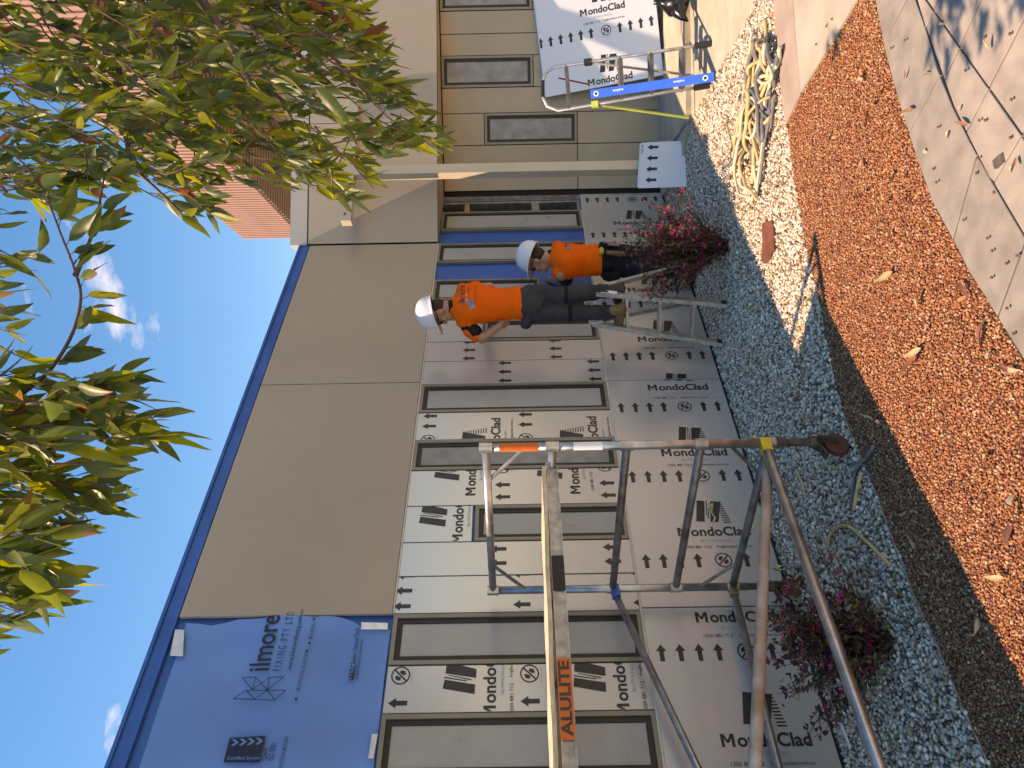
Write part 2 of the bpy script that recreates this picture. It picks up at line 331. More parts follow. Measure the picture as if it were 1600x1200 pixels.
v = (Vector((*B1[0], 0)) - Vector((*B1[1], 0))).normalized(); B1 = [xy(Vector((*B1[0], 0)) + v * 0.7), xy(Vector((*B1[0], 0)) + v * .35)] + B1
v = (Vector((*B1[-1], 0)) - Vector((*B1[-3], 0))).normalized(); B1 += [xy(Vector((*B1[-1], 0)) + v * k) for k in (0.4, 0.9, 1.6)]
B2 = gp([(1435, 0), (1451, 45), (1469, 107), (1493, 165), (1520, 219), (1552, 277), (1576, 318), (1600, 358)])
v = (Vector((*B2[0], 0)) - Vector((*B2[1], 0))).normalized(); B2 = [xy(Vector((*B2[0], 0)) + v * k) for k in (1.0, .5)] + B2
v = (Vector((*B2[-1], 0)) - Vector((*B2[-3], 0))).normalized(); B2 += [xy(Vector((*B2[-1], 0)) + v * k) for k in (0.4, 0.9, 1.6, 2.4)]
GEDGE = gp([(1058, 232), (1080, 190), (1094, 164), (1118, 120), (1148, 70), (1180, 12)])
g_end = (GEDGE[-1][0] + 1.0, GEDGE[-1][1] + 0.05)
STRIP_L = gp([(1212, 0), (1226, 160), (1232, 193)]); STRIP_R = gp([(1243, 0), (1255, 147)])
sl0 = (STRIP_L[0][0] + 2.2, STRIP_L[0][1] + 0.33); sr0 = (STRIP_R[0][0] + 2.2, STRIP_R[0][1] + 0.33)
CE = gp([(1345, 0), (1255, 147)])
# pebble bed polygon
wallL = W1.p(-6.2, 0); wallR = W1.p(2.9, 0)
PEB = [xy(wallL), xy(wallR)] + GEDGE + [g_end, (sl0[0] - 1.0, sl0[1] - .12)] + STRIP_L + EDGE[1:]
mb = MB(); mb.prism(PEB, -0.05, 0.0); obj('pebble_bed', mb, M['bed'], kind='structure', label='gritty bed under the pale pebbles along the wall', cat='ground')
ce0 = (CE[0][0] + 0.9, CE[0][1] - 0.2)
REDP = [STRIP_L[-1], STRIP_R[-1], CE[0], (CE[0][0] + .35, CE[0][1] - .02)] + B1[1:] + list(reversed(EDGE[1:]))
mb = MB(); mb.prism(REDP, -0.05, 0.004); obj('red_gravel_bed', mb, M['redbed'], kind='structure', label='bed of crushed red gravel between pebbles and paving', cat='ground')
mb = MB(); mb.prism([(wallR.x - .05, wallR.y)] + GEDGE + [g_end, (8, g_end[1] + .3), (8, 8.4), (2.2, 8.4)], -0.05, 0.012); obj('concrete_path', mb, M['conc'], kind='structure', label='sunlit tan concrete path beside the pebbles', cat='pavement')
mb = MB(); mb.prism(STRIP_L + [STRIP_R[1], STRIP_R[0], sr0, sl0], -0.05, 0.016); obj('kerb_strip', mb, M['pinkc'], kind='structure', label='pinkish concrete strip between pebbles and pale concrete', cat='pavement')
o_ = lambda p, dx, dy: (p[0] + dx, p[1] + dy)
mb = MB(); mb.prism([o_(STRIP_R[1], .004, -.006), CE[0], (CE[0][0] + .9, CE[0][1] - 0.02), (sr0[0], sr0[1] - .9), o_(sr0, 0, -.01), o_(STRIP_R[0], 0, -.01)], -0.05, 0.018)
obj('concrete_pad', mb, M['conc2'], kind='structure', label='pale concrete pad meeting the tip of the red gravel', cat='pavement')
# thin steel edging
mb = MB(); mb.tube([(x, y, 0.012) for x, y in EDGE[7:]], 0.0035, 4); obj('garden_edging', mb, M['galv'], org=(EDGE[10][0], EDGE[10][1], 0), label='thin metal edging strip between pebbles and red gravel', cat='edging')
# paving
pav = root('paving', (1, 2.5, 0), 'large pinkish grey paving slabs laid in a curved band and grid', 'paving'); pav['kind'] = 'structure'
mb = MB(); mb.prism(B1 + [(5, -3), (5, 5), ] if False else [(-3, -3), (6, -3), (6, CE[0][1] - .05)] + [B1[0]] + B1[1:] + [(-3, B1[-1][1] - .4)], -0.055, -0.012); obj('joint_bed', mb, M['mortar'], pav)
def inpoly(p, poly):
    c = False; n = len(poly)
    for i in range(n):
        a, b = poly[i], poly[i - 1]
        if (a[1] > p[1]) != (b[1] > p[1]) and p[0] < (b[0] - a[0]) * (p[1] - a[1]) / (b[1] - a[1]) + a[0]: c = not c
    return c
def shrink(poly, d):
    n = len(poly); cx = sum(p[0] for p in poly) / n; cy = sum(p[1] for p in poly) / n; o = []
    ar = sum(poly[i][0] * poly[(i + 1) % n][1] - poly[(i + 1) % n][0] * poly[i][1] for i in range(n)); sg = 1 if ar > 0 else -1
    for i in range(n):
        a, b, c = (Vector(poly[i - 1]), Vector(poly[i]), Vector(poly[(i + 1) % n])); e1 = (b - a); e2 = (c - b)
        if e1.length < 1e-5 or e2.length < 1e-5: o.append(tuple(b)); continue
        n1 = Vector((-e1.y, e1.x)).normalized() * sg; n2 = Vector((-e2.y, e2.x)).normalized() * sg; nn = (n1 + n2)
        if nn.length < 1e-3: o.append(tuple(b)); continue
        nn.normalize(); o.append(tuple(b + nn * (d / max(0.4, nn.dot(n1)))))
    return o
def slab(poly, m, z=0.012):
    mb = MB(); q = shrink(poly, 0.004); zt = z + random.uniform(-.0015, .0015); n = len(q)
    q2 = shrink(q, 0.002); ar = sum(q[i][0] * q[(i + 1) % n][1] - q[(i + 1) % n][0] * q[i][1] for i in range(n))
    if ar < 0: q.reverse(); q2.reverse()
    V = [(x, y, -0.03) for x, y in q] + [(x, y, zt - .002) for x, y in q] + [(x, y, zt) for x, y in q2]
    F = [tuple(range(2 * n, 3 * n))] + [(i, (i + 1) % n, n + (i + 1) % n, n + i) for i in range(n)] + [(n + i, n + (i + 1) % n, 2 * n + (i + 1) % n, 2 * n + i) for i in range(n)]
    mb.add(V, F); obj('paving_slab', mb, M[m], pav)
def near(poly, P): return min(range(len(poly)), key=lambda i: (poly[i][0] - P[0]) ** 2 + (poly[i][1] - P[1]) ** 2)
def ins(poly, P):   # insert P on the polyline
    best = None
    for i in range(len(poly) - 1):
        a, b = Vector(poly[i]), Vector(poly[i + 1]); t = max(0, min(1, (Vector(P) - a).dot(b - a) / (b - a).length_squared)); q = a + (b - a) * t; d = (q - Vector(P)).length
        if best is None or d < best[0]: best = (d, i, tuple(q))
    return best[1], best[2]
J = [(xy(G(1385, 69)), xy(G(1421, 0))), (xy(G(1424, 208)), xy(G(1473, 117))), (xy(G(1493, 378)), xy(G(1532, 240))), (xy(G(1563, 497)), xy(G(1600, 385)))]
dj = Vector(J[3][0]) - Vector(J[2][0]); dk = Vector(J[3][1]) - Vector(J[2][1])
J = [(tuple(Vector(J[0][0]) - (Vector(J[1][0]) - Vector(J[0][0]))), tuple(Vector(J[0][1]) - (Vector(J[1][1]) - Vector(J[0][1]))))] + J + [(tuple(Vector(J[3][0]) + dj), tuple(Vector(J[3][1]) + dk))]
for _ in range(2): J = [(tuple(2 * Vector(J[0][0]) - Vector(J[1][0])), tuple(2 * Vector(J[0][1]) - Vector(J[1][1])))] + J
for _ in range(2): J = J + [(tuple(2 * Vector(J[-1][0]) - Vector(J[-2][0])), tuple(2 * Vector(J[-1][1]) - Vector(J[-2][1])))]
def ext(P):
    a = (Vector(P[0]) - Vector(P[2])).normalized(); b = (Vector(P[-1]) - Vector(P[-3])).normalized(); return [tuple(Vector(P[0]) + a * 3)] + P + [tuple(Vector(P[-1]) + b * 3)]
B1_, B2_ = B1, B2; B1, B2 = ext(B1), ext(B2)
for k in range(len(J) - 1):
    i0, a0 = ins(B1, J[k][0]); i1, a1 = ins(B1, J[k + 1][0]); j0, b0 = ins(B2, J[k][1]); j1, b1 = ins(B2, J[k + 1][1])
    slab([a0] + B1[i0 + 1:i1 + 1] + [a1, b1] + list(reversed(B2[j0 + 1:j1 + 1])) + [b0], 'slabA')
DA, DB = G(1451, 0), G(1600, 208); e1 = (DB - DA).normalized(); e2 = Vector((-e1.y, e1.x, 0))
if e2.dot(Vector((0, 1, 0))) < 0: e2 = -e2
X1 = G(1504, 74); sp = (G(1549, 140) - X1).length
for row, (h0, h1) in enumerate(((0, 0.62), (-0.62, 0), (-1.24, -0.62), (-1.86, -1.24), (-2.48, -1.86), (.62, 1.3))):
    for k in range(-9, 10):
        sh = 0 if row < 2 else (row % 2) * 0.3
        c = [X1 + e1 * ((k + sh + i) * sp) + e2 * h for i, h in ((0, h0), (1, h0), (1, h1), (0, h1))]
        poly = [xy(p) for p in c]; cen = (c[0] + c[2]) / 2
        # trim against the curved joint, segment by segment near the slab
        ok = True
        for i in range(len(B2) - 1):
            a, b = Vector(B2[i]), Vector(B2[i + 1]); mid = (a + b) / 2
            if (mid - Vector(xy(cen))).length > 0.75: continue
            nn = Vector((b.y - a.y, -(b.x - a.x))); nn = nn if nn.dot(Vector((1.5, 0.5)) - mid) > 0 else -nn
            q = []
            for t in range(len(poly)):
                A, B = Vector(poly[t]), Vector(poly[(t + 1) % len(poly)]); da, db = (A - a).dot(nn), (B - a).dot(nn)
                if da >= 0: q.append(tuple(A))
                if (da >= 0) != (db >= 0): q.append(tuple(A + (B - A) * (da / (da - db))))
            poly = q
            if len(poly) < 3: ok = False; break
        if not ok: continue
        cx = sum(p[0] for p in poly) / len(poly); cy = sum(p[1] for p in poly) / len(poly)
        jj = min(range(len(B2) - 1), key=lambda i: (Vector(B2[i]) + Vector(B2[i + 1])).length * 0 + ((Vector(B2[i]) + Vector(B2[i + 1])) / 2 - Vector((cx, cy))).length)
        a, b = Vector(B2[jj]), Vector(B2[jj + 1]); nn = Vector((b.y - a.y, -(b.x - a.x))); nn = nn if nn.dot(Vector((1.5, 0.5)) - a) > 0 else -nn
        if (Vector((cx, cy)) - a).dot(nn) < 0: continue
        if not (-3 < cx < 5 and -2 < cy < 4.6): continue
        ar = abs(sum(poly[i][0] * poly[(i + 1) % len(poly)][1] - poly[(i + 1) % len(poly)][0] * poly[i][1] for i in range(len(poly)))) / 2
        if ar > 0.004: slab(poly, 'slabB')
B1, B2 = B1_, B2_
# loose stones -------------------------------------------------------
def stones(poly, spacing, r0, r1, flat, cols, base, zlift, test=None):
    P = np.array(poly); x0, y0 = P.min(0); x1, y1 = P.max(0); pts = []
    nx, ny = int((x1 - x0) / spacing), int((y1 - y0) / (spacing * .87))
    gx, gy = np.meshgrid(np.arange(nx), np.arange(ny)); X = x0 + (gx + 0.5 * (gy % 2)) * spacing; Y = y0 + gy * spacing * .87
    X = (X + np.random.uniform(-.45, .45, X.shape) * spacing).ravel(); Y = (Y + np.random.uniform(-.45, .45, Y.shape) * spacing).ravel()
    ins_ = np.zeros(len(X), bool); n = len(P)
    for i in range(n):
        a, b = P[i], P[i - 1]; c = (a[1] > Y) != (b[1] > Y)
        with np.errstate(divide='ignore', invalid='ignore'): xi = (b[0] - a[0]) * (Y - a[1]) / (b[1] - a[1]) + a[0]
        ins_ ^= c & (X < xi)
    if test is not None: ins_ &= test(X, Y)
    X, Y = X[ins_], Y[ins_]; N = len(X); bv, bf = base; nb = len(bv)
    R = np.random.uniform(r0, r1, N) * np.random.choice([1, 1, 1, 1.25], N); S = np.stack([R * np.random.uniform(.8, 1.3, N), R * np.random.uniform(.7, 1.0, N), R * np.random.uniform(*flat, N)], 1)
    a = np.random.uniform(0, 6.28, N); b = np.random.normal(0, .45, N); c = np.random.normal(0, .45, N)
    V = bv[None] * S[:, None, :] * np.random.uniform(.8, 1.2, (N, nb, 1))
    cb, sb = np.cos(b)[:, None], np.sin(b)[:, None]; y, z = V[..., 1] * cb - V[..., 2] * sb, V[..., 1] * sb + V[..., 2] * cb; x = V[..., 0]
    cc, sc = np.cos(c)[:, None], np.sin(c)[:, None]; x, z = x * cc - z * sc, x * sc + z * cc
    ca, sa = np.cos(a)[:, None], np.sin(a)[:, None]; x, y = x * ca - y * sa, x * sa + y * ca
    V = np.stack([x + X[:, None], y + Y[:, None], z + zlift + np.random.uniform(-.3, .5, (N, 1)) * R[:, None]], 2).reshape(-1, 3)
    Fi = (bf[None] + (np.arange(N) * nb)[:, None, None]).reshape(-1, 3)
    me = bpy.data.meshes.new('stones'); me.vertices.add(len(V)); me.vertices.foreach_set('co', V.ravel()); me.loops.add(Fi.size); me.loops.foreach_set('vertex_index', Fi.ravel())
    me.polygons.add(len(Fi)); me.polygons.foreach_set('loop_start', np.arange(0, Fi.size, 3)); me.polygons.foreach_set('loop_total', np.full(len(Fi), 3)); me.update(calc_edges=True)
    ci = np.random.choice(len(cols), N, p=[q[1] for q in cols]); Cc = np.array([q[0] for q in cols])[ci] * np.random.uniform(.75, 1.2, (N, 1))
    at_ = me.color_attributes.new('Col', 'FLOAT_COLOR', 'POINT'); buf = np.ones((N, nb, 4)); buf[..., :3] = Cc[:, None, :]; at_.data.foreach_set('color', buf.ravel())
    return me
g = (1 + 5 ** .5) / 2
ICO = (np.array([(-1, g, 0), (1, g, 0), (-1, -g, 0), (1, -g, 0), (0, -1, g), (0, 1, g), (0, -1, -g), (0, 1, -g), (g, 0, -1), (g, 0, 1), (-g, 0, -1), (-g, 0, 1)]) / 1.9,
       np.array([(0, 11, 5), (0, 5, 1), (0, 1, 7), (0, 7, 10), (0, 10, 11), (1, 5, 9), (5, 11, 4), (11, 10, 2), (10, 7, 6), (7, 1, 8), (3, 9, 4), (3, 4, 2), (3, 2, 6), (3, 6, 8), (3, 8, 9), (4, 9, 5), (2, 4, 11), (6, 2, 10), (8, 6, 7), (9, 8, 1)]))
OCT = (np.array([(1, 0, 0), (0, 1, 0), (-1, 0, 0), (0, -1, 0), (0.15, 0.1, 1), (0, 0, -1.)]), np.array([(0, 1, 4), (1, 2, 4), (2, 3, 4), (3, 0, 4), (1, 0, 5), (2, 1, 5), (3, 2, 5), (0, 3, 5)]))
def vis(m): return lambda X, Y: (np.abs(X) < Y * 0.5 + m) & (Y > 1.2)
PCOL = [((.67, .54, .42), .36), ((.79, .68, .57), .26), ((.44, .335, .25), .15), ((.44, .30, .165), .12), ((.28, .16, .09), .06), ((.16, .14, .115), .05)]
me = stones(PEB, 0.0185, 0.0082, 0.0132, (.55, .85), PCOL, ICO, 0.004, vis(1.3)); me.polygons.foreach_set('use_smooth', [True] * len(me.polygons))
obj('pebbles', me, M['stone'], kind='stuff', label='pale mixed river pebbles spread along the foot of the wall', cat='pebbles')
RCOL = [((.40, .155, .075), .40), ((.48, .225, .12), .26), ((.26, .09, .05), .19), ((.55, .35, .21), .10), ((.15, .065, .05), .05)]
me = stones(REDP, 0.0108, 0.0054, 0.0086, (.5, .9), RCOL, OCT, 0.006, vis(0.9)); obj('red_gravel', me, M['redstone'], kind='stuff', label='crushed red brick gravel in the curved bed', cat='gravel')

# ================================================================== BUILDING
bld = root('building', P0, 'single storey building being reclad with tan and silver filmed panels', 'building')
ZW0, ZW1, ZT, ZP = 0.905, 2.335, 3.585, 3.665
mb = MB()   # wrapped wall core with an opening near the corner
mb.fbox(W1, -9, 2.62, 0, ZP, -0.3, 0); mb.fbox(W1, 2.62, 2.88, 0, ZW0, -0.3, 0); mb.fbox(W1, 2.62, 2.88, ZW1, ZP, -0.3, 0); mb.fbox(W1, 2.88, 2.97, 0, ZP, -0.3, 0)
obj('wrapped_wall', mb, M['wrap'], bld, label='deep blue wall wrap')
mb = MB(); mb.fbox(W1, -9, 2.02, ZT + .004, ZP + .012, 0.0, 0.03); mb.fbox(W1, -9, 2.02, ZP, ZP + .02, -.3, 0.045); obj('parapet_wrap', mb, M['wrap'], bld)
mb = MB(); mb.fbox(W1, -9, 4, 3.40, 3.5, -8, -0.3); obj('roof', mb, M['cap'], bld)
mb = MB(); mb.fbox(W1, 2.62, 2.88, ZW0, ZW1, -0.29, -0.27); obj('cavity_shade', mb, M['dark'], bld)  # near-black back sheet, the shade deep in the opening put into its colour
for a0, a1, b0, b1, m_ in ((2.625, 2.655, ZW0, ZW1, 'galv'), (2.84, 2.878, ZW0, ZW1, 'galv'), (2.655, 2.84, 1.33, 1.41, 'galv'), (2.655, 2.84, ZW0, ZW0 + .03, 'galv'), (2.655, 2.84, 2.06, 2.11, 'timber')):
    mb = MB(); mb.fbox(W1, a0, a1, b0, b1, -0.16, -0.006); obj('stud', mb, M[m_], bld)
mb = MB(); mb.fbox(W1, 2.88, 2.93, 0.9, ZW1, 0.001, 0.03); obj('corner_trim', mb, M['galv'], bld)
GAP = 0.004
def panel(fr, a0, a1, b0, b1, m, c0=0.012, c1=0.030, prt=None, label=None, parent=bld):
    mb = MB(); mb.fbox(fr, a0 + GAP, a1 - GAP, b0 + GAP, b1 - GAP, c0, c1); p = obj('cladding_panel', mb, M[m], parent)
    bv = p.modifiers.new('b', 'BEVEL'); bv.width = 0.0015; bv.segments = 1
    if prt:
        kind, c, rows = prt
        if kind == 'up': blk, gry = sheet_print(c, rows); fr2 = fr; lim = (a0 + GAP, a1 - GAP, b0 + GAP, b1 - GAP)
        else:   # sheet turned a quarter: text reads downwards, its up is +a
            fr2 = Fr(fr.O, -fr.U, fr.R, fr.N); blk, gry = sheet_print(-c, rows); lim = (-b1 + GAP, -b0 - GAP, a0 + GAP, a1 - GAP)
        e = 0.001; lim = (lim[0] + e, lim[1] - e, lim[2] + e, lim[3] - e)
        print_obj('film_print', [clip(blk, *lim), clip(gry, *lim)], [M['ink'], M['greyink']], fr2, c1 + 0.0012, p)
    if label: p['label'] = label
    return p
def window(fr, a0, a1, b0, b1, pane='pane', parent=bld, c=0.034):
    a0 += .004; a1 -= .004; b0 += .004; b1 -= .004
    def ringm(a0, a1, b0, b1, w, c0, c1):
        mb = MB(); mb.fbox(fr, a0, a1, b0, b0 + w, c0, c1); mb.fbox(fr, a0, a1, b1 - w, b1, c0, c1); mb.fbox(fr, a0, a0 + w, b0 + w, b1 - w, c0, c1 - .0006); mb.fbox(fr, a1 - w, a1, b0 + w, b1 - w, c0, c1 - .0006); return mb
    f = obj('window', ringm(a0, a1, b0, b1, 0.024, 0.004, c), M['wframe'], parent)
    w = 0.0245; obj('seal', ringm(a0 + w, a1 - w, b0 + w, b1 - w, 0.03, 0.004, c - 0.012), M['seal'], f)
    w = 0.055; mb = MB(); mb.fbox(fr, a0 + w, a1 - w, b0 + w, b1 - w, 0.004, c - 0.020); obj('pane', mb, M[pane], f)
    return f
rowsU = lambda b: [b - 1.4, b - 0.7, b, b + 0.7]
# window band, left to right
panel(W1, -5.98, -4.0, 0.03, ZW0 - .004, 'film', 0.014, 0.036, prt=('side', 0.357, [-5.7, -5.0, -4.3]))
window(W1, -5.3, -4.98, ZW0, ZW1); panel(W1, -4.98, -4.7, ZW0, ZW1, 'film', prt=('up', -5.1, rowsU(1.6))); window(W1, -4.7, -4.4, ZW0, ZW1); panel(W1, -4.4, -4.1, ZW0, ZW1, 'film', prt=('up', -4.0, rowsU(1.7)))
window(W1, -4.1, -3.8, ZW0, ZW1); panel(W1, -3.8, -3.52, ZW0, ZW1, 'film', prt=('up', -3.45, rowsU(1.5)))
window(W1, -3.52, -3.22, ZW0, ZW1); panel(W1, -3.22, -2.95, ZW0, ZW1, 'film', prt=('up', -3.4, rowsU(1.8)))
window(W1, -2.95, -2.62, ZW0, ZW1); panel(W1, -2.62, -2.352, ZW0, ZW1, 'film', prt=('up', -2.41, rowsU(1.556)))
window(W1, -2.352, -2.033, ZW0, ZW1)
panel(W1, -2.033, -1.78, ZW0, ZW1, 'film', prt=('up', -1.515, rowsU(1.59))); panel(W1, -1.78, -1.53, ZW0, ZW1, 'film', prt=('up', -1.226, rowsU(1.73)))
panel(W1, -1.53, -1.24, 1.895, ZW1, 'film', prt=('up', -1.30, rowsU(1.776))); window(W1, -1.53, -1.24, ZW0, 1.885)
panel(W1, -1.24, -0.93, ZW0, ZW1, 'film', prt=('up', -0.915, rowsU(1.705))); window(W1, -0.93, -0.64, ZW0, ZW1, 'pane2')
panel(W1, -0.64, -0.36, ZW0, ZW1, 'film', prt=('up', -0.64, rowsU(1.54))); window(W1, -0.36, -0.042, ZW0, ZW1)
panel(W1, -0.042, 0.23, ZW0, ZW1, 'film', prt=('up', -0.47, rowsU(1.69))); panel(W1, 0.23, 0.477, ZW0, ZW1, 'film', prt=('up', -0.195, rowsU(1.98)))
panel(W1, 0.477, 0.77, 1.87, ZW1, 'film'); window(W1, 0.477, 0.77, ZW0, 1.862)
panel(W1, 0.77, 1.06, ZW0, ZW1, 'film'); window(W1, 1.06, 1.385, 1.37, ZW1); window(W1, 1.665, 2.0, ZW0, ZW1); window(W1, 2.245, 2.61, ZW0, ZW1)
# lower panels
for a0, a1, rw in ((-4.0, -2.022, [-3.685, -3.0, -2.305]), (-2.022, -0.041, [-1.703, -1.023, -0.347]), (-0.041, 1.95, [-.435, .245, .945, 1.63]), (1.95, 2.93, [2.10, 2.80])):
    panel(W1, a0, a1, 0.03, ZW0 - .004, 'film', 0.014, 0.036, prt=('side', 0.357, rw))
mb = MB(); mb.fbox(W1, -6.0, 2.93, 0.0, 0.034, 0.001, 0.02); obj('base_gap', mb, M['black'], bld)
mb = MB(); mb.fbox(W1, -2.03, 2.0, ZW1 - .004, ZW1 + .006, 0.004, 0.037); obj('head_trim', mb, M['edge'], bld)
mb = MB(); mb.fbox(W1, -5.98, 2.6, ZW0 - .007, ZW0 + .003, 0.002, 0.0325); obj('sill_trim', mb, M['edge'], bld)
# upper tan panels
for a0, a1 in ((-2.035, -0.02), (-0.02, 2.005)): panel(W1, a0, a1, ZW1 + .006, ZT, 'tan', 0.01, 0.034)
# membrane sheet with print
mb = MB(); nA, nB = 40, 16; V = []
for j in range(nB + 1):
    for i in range(nA + 1):
        a = -5.6 + (5.6 - 2.08) * i / nA; b = 2.345 + (3.53 - 2.345) * j / nB
        if i == nA: a += 0.055 * math.sin(j / nB * math.pi) ** 2 + 0.012 * math.sin(j * 1.7) - (0.05 if j < 3 else 0)
        c = 0.012 + 0.006 * math.sin(i * .9 + j * .5) + 0.005 * math.sin(i * .37 - j * .9 + 1) + (0.012 if i == nA else 0)
        V.append(W1.p(a, b, c))
mb.add(V, [(j * (nA + 1) + i, j * (nA + 1) + i + 1, (j + 1) * (nA + 1) + i + 1, (j + 1) * (nA + 1) + i) for j in range(nB) for i in range(nA)])
msh = obj('membrane_sheet', mb, M['memb'], bld, smooth=True, label='pale blue printed membrane sheet taped over wrap')
sl_ = math.atan2(-0.06, 0.4)   # print runs slightly downhill on the loose sheet
def ln(p, q, w=.0045):
    a, b = Vector(p), Vector(q); n_ = Vector((-(b - a).y, (b - a).x)).normalized() * w / 2; return [tuple(a + n_), tuple(a - n_), tuple(b - n_), tuple(b + n_)]
def kpt(x, y): # sheet emblem traced in wall metres
    return W1.img(340 + x * 260 / 1200, 940 + y * 260 / 1200)
KL = [((125, 722), (218, 662)), ((218, 662), (500, 660)), ((500, 660), (422, 732)), ((125, 722), (422, 732)), ((218, 662), (278, 724)), ((278, 724), (368, 660)), ((368, 660), (422, 732)),
      ((190, 568), (285, 566)), ((190, 568), (262, 658)), ((262, 658), (285, 566)), ((285, 566), (368, 660)), ((262, 658), (385, 568)), ((385, 568), (485, 564)), ((385, 568), (368, 660)), ((368, 660), (485, 564))]
P = [ln(kpt(*a), kpt(*b)) for a, b in KL]
def tpl(txt, x0, y0, x1, y1, h, bold=0.0, spacing=1.0):   # text from photo-zoom point to point along the sheet
    a, b = Vector(kpt(x0, y0)), Vector(kpt(x1, y1)); w = (b - a).length; ang = math.atan2(b.y - a.y, b.x - a.x)
    T = fit_text(txt, w, h, bold, spacing); T = shift(T, w / 2, 0); return shift(rot2(T, ang), a.x, a.y)
P += tpl('ilmore', 380, 520, 466, 118, 0.115, 0.012) + tpl('FIXING PTY LTD', 465, 522, 566, 95, 0.045, 0.0, 1.5) + tpl('www.kilmorefixing.com.au', 550, 515, 640, 80, 0.035, 0.006)
P += tpl('ARCHITECTURAL FACADE SYSTEMS', 600, 665, 668, 365, 0.02, .004) + tpl('METAL ROOFING', 688, 292, 712, 185, 0.02, .004) + tpl('ISO 9001', 412, 1165, 438, 1040, 0.03, .005) + tpl('Quality', 372, 1160, 388, 1070, 0.034, .005)
P += tpl('ARCHITECTURAL METAL WORKS', 475, 1220, 522, 992, 0.02, .004)
for x, y in ((576, 724), (670, 323), (702, 148)): P += shift(ring2(0.0, 0.008, 8), *kpt(x, y))
q = [kpt(*t) for t in ((55, 1178), (100, 1003), (356, 988), (315, 1180))]; P.append(q)
w_ = [kpt(*t) for t in ((950, 582), (968, 482), (1003, 482), (985, 586))]; P.append(w_)
P += tpl('Trade', 1004, 480, 1004, 479, .001) * 0 + tpl('Select VapourTech', 1010, 470, 1042, 212, 0.034, .008)
P += [ln(kpt(1005, 580), kpt(1045, 290), .003), ln(kpt(1015, 582), kpt(1052, 300), .002)]
pr = print_obj('sheet_print', [P], [M['navyink']], W1, 0.034, msh)
Q = tpl('Certified System', 85, 1172, 300, 1172, .02) * 0
def chev(i): return [kpt(*t) for t in ((112 + i * 58, 1012 - i * 3), (135 + i * 58, 1012 - i * 3), (165 + i * 58, 1036 - i * 3), (128 + i * 58, 1062 - i * 3), (108 + i * 58, 1060 - i * 3), (140 + i * 58, 1036 - i * 3))]
def fan(p):
    c = (sum(t[0] for t in p) / len(p), sum(t[1] for t in p) / len(p)); return [[c, p[i], p[(i + 1) % len(p)]] for i in range(len(p))]
Q = [[c[0], c[1], c[2], c[5]] for c in map(chev, range(4))] + [[c[5], c[2], c[3], c[4]] for c in map(chev, range(4))]
a_, b_ = Vector(kpt(318, 1168)), Vector(kpt(75, 1168)); T = fit_text('Certified System', 0.165, 0.022, .006); T = rot2(T, -math.pi / 2); c_ = (a_ + b_) / 2
Q += shift(T, c_.x, c_.y)
Q += shift(rot2(fit_text('Trade', .09, .022, .01), sl_ * .6), *kpt(985, 532))
print_obj('light_print', [Q], [M['memb']], W1, 0.0352, msh)
for pts in (((269, 1030), (289, 1031), (291, 990), (277, 989)), ((566, 989), (607, 989), (607, 979), (566, 978)), ((577, 1190), (585, 1190), (592, 1152), (583, 1152))):
    mb = MB(); q = [W1.img(*t) for t in pts]; k = len(q); mb.add([W1.p(a, b, .037) for a, b in q] + [W1.p(a, b, .0395) for a, b in q], [(3, 2, 1, 0), (4, 5, 6, 7), (0, 1, 5, 4), (1, 2, 6, 5), (2, 3, 7, 6), (3, 0, 4, 7)]); obj('tape', mb, M['tape'], bld)
# yellow crayon strokes on the lower panels
M['crayon'] = mat('yellow_crayon', (0.52, 0.43, 0.20), 0.7, var=0.3, vscale=60)
for pts in (((1104, 800), (1112, 792), (1110, 806), (1116, 815), (1112, 824)), ((1174, 832), (1181, 815), (1186, 797), (1188, 812), (1182, 828), (1190, 838)), ((1206, 888), (1220, 890), (1207, 894), (1221, 896)), ((1108, 632), (1107, 642), (1110, 646)), ((1108, 628), (1124, 626))):
    mb = MB(); q = [W1.img(*t) for t in pts]
    for a, b in zip(q, q[1:]): mb.add([W1.p(u_[0], u_[1], .0382) for u_ in ln(a, b, .011)], [(0, 1, 2, 3)])
    obj('crayon_mark', mb, M['crayon'], bld)
# ---- right wing
CR = W1.p(2.95, 0, 0); R2 = Vector((math.sin(math.radians(95)), math.cos(math.radians(95)), 0)); RW = Fr(CR, R2, Z)
if RW.N.y > 0: RW.N = -RW.N
UR = Fr(W1.p(2.022, 0, 0.03), (1, 0.12, 0), Z, (0.12, -1, 0))
mb = MB(); mb.fbox(RW, 0.0, 6, 0, ZW1 + .02, -.3, 0); obj('wing_wall', mb, M['dark'], bld)
mb = MB(); mb.add([UR.p(0, 2.338, -.02), UR.p(6.5, 2.338, -.02), RW.p(6, 2.338, -.2), RW.p(-.3, 2.338, -.2)], [(0, 1, 2, 3)]); mb.add([UR.p(0, 2.36, -.02), UR.p(6.5, 2.36, -.02), RW.p(6, 2.36, -.2), RW.p(-.3, 2.36, -.2)], [(0, 1, 2, 3)]); obj('soffit', mb, M['tan'], bld)
mb = MB(); mb.fbox(UR, 0.006, 6.5, 2.345, 3.76, -.5, 0); obj('wing_core', mb, M['dark'], bld)
for a0, a1 in ((0.0, 1.23), (1.23, 3.2), (3.2, 5.2), (5.2, 6.5)): panel(UR, a0, a1, 2.336, 3.605, 'tan', 0.002, 0.02)
for a0, a1 in ((-0.01, 1.23), (1.23, 3.2), (3.2, 6.5)):
    mb = MB(); mb.fbox(UR, a0 + .003, a1 - .003, 3.612, 3.775, -.5, 0.022); obj('cap_panel', mb, M['cap'], bld)
ya = lambda y, x=800: RW.img(x, y)[0]; zb = lambda x, y: RW.img(x, y)[1]
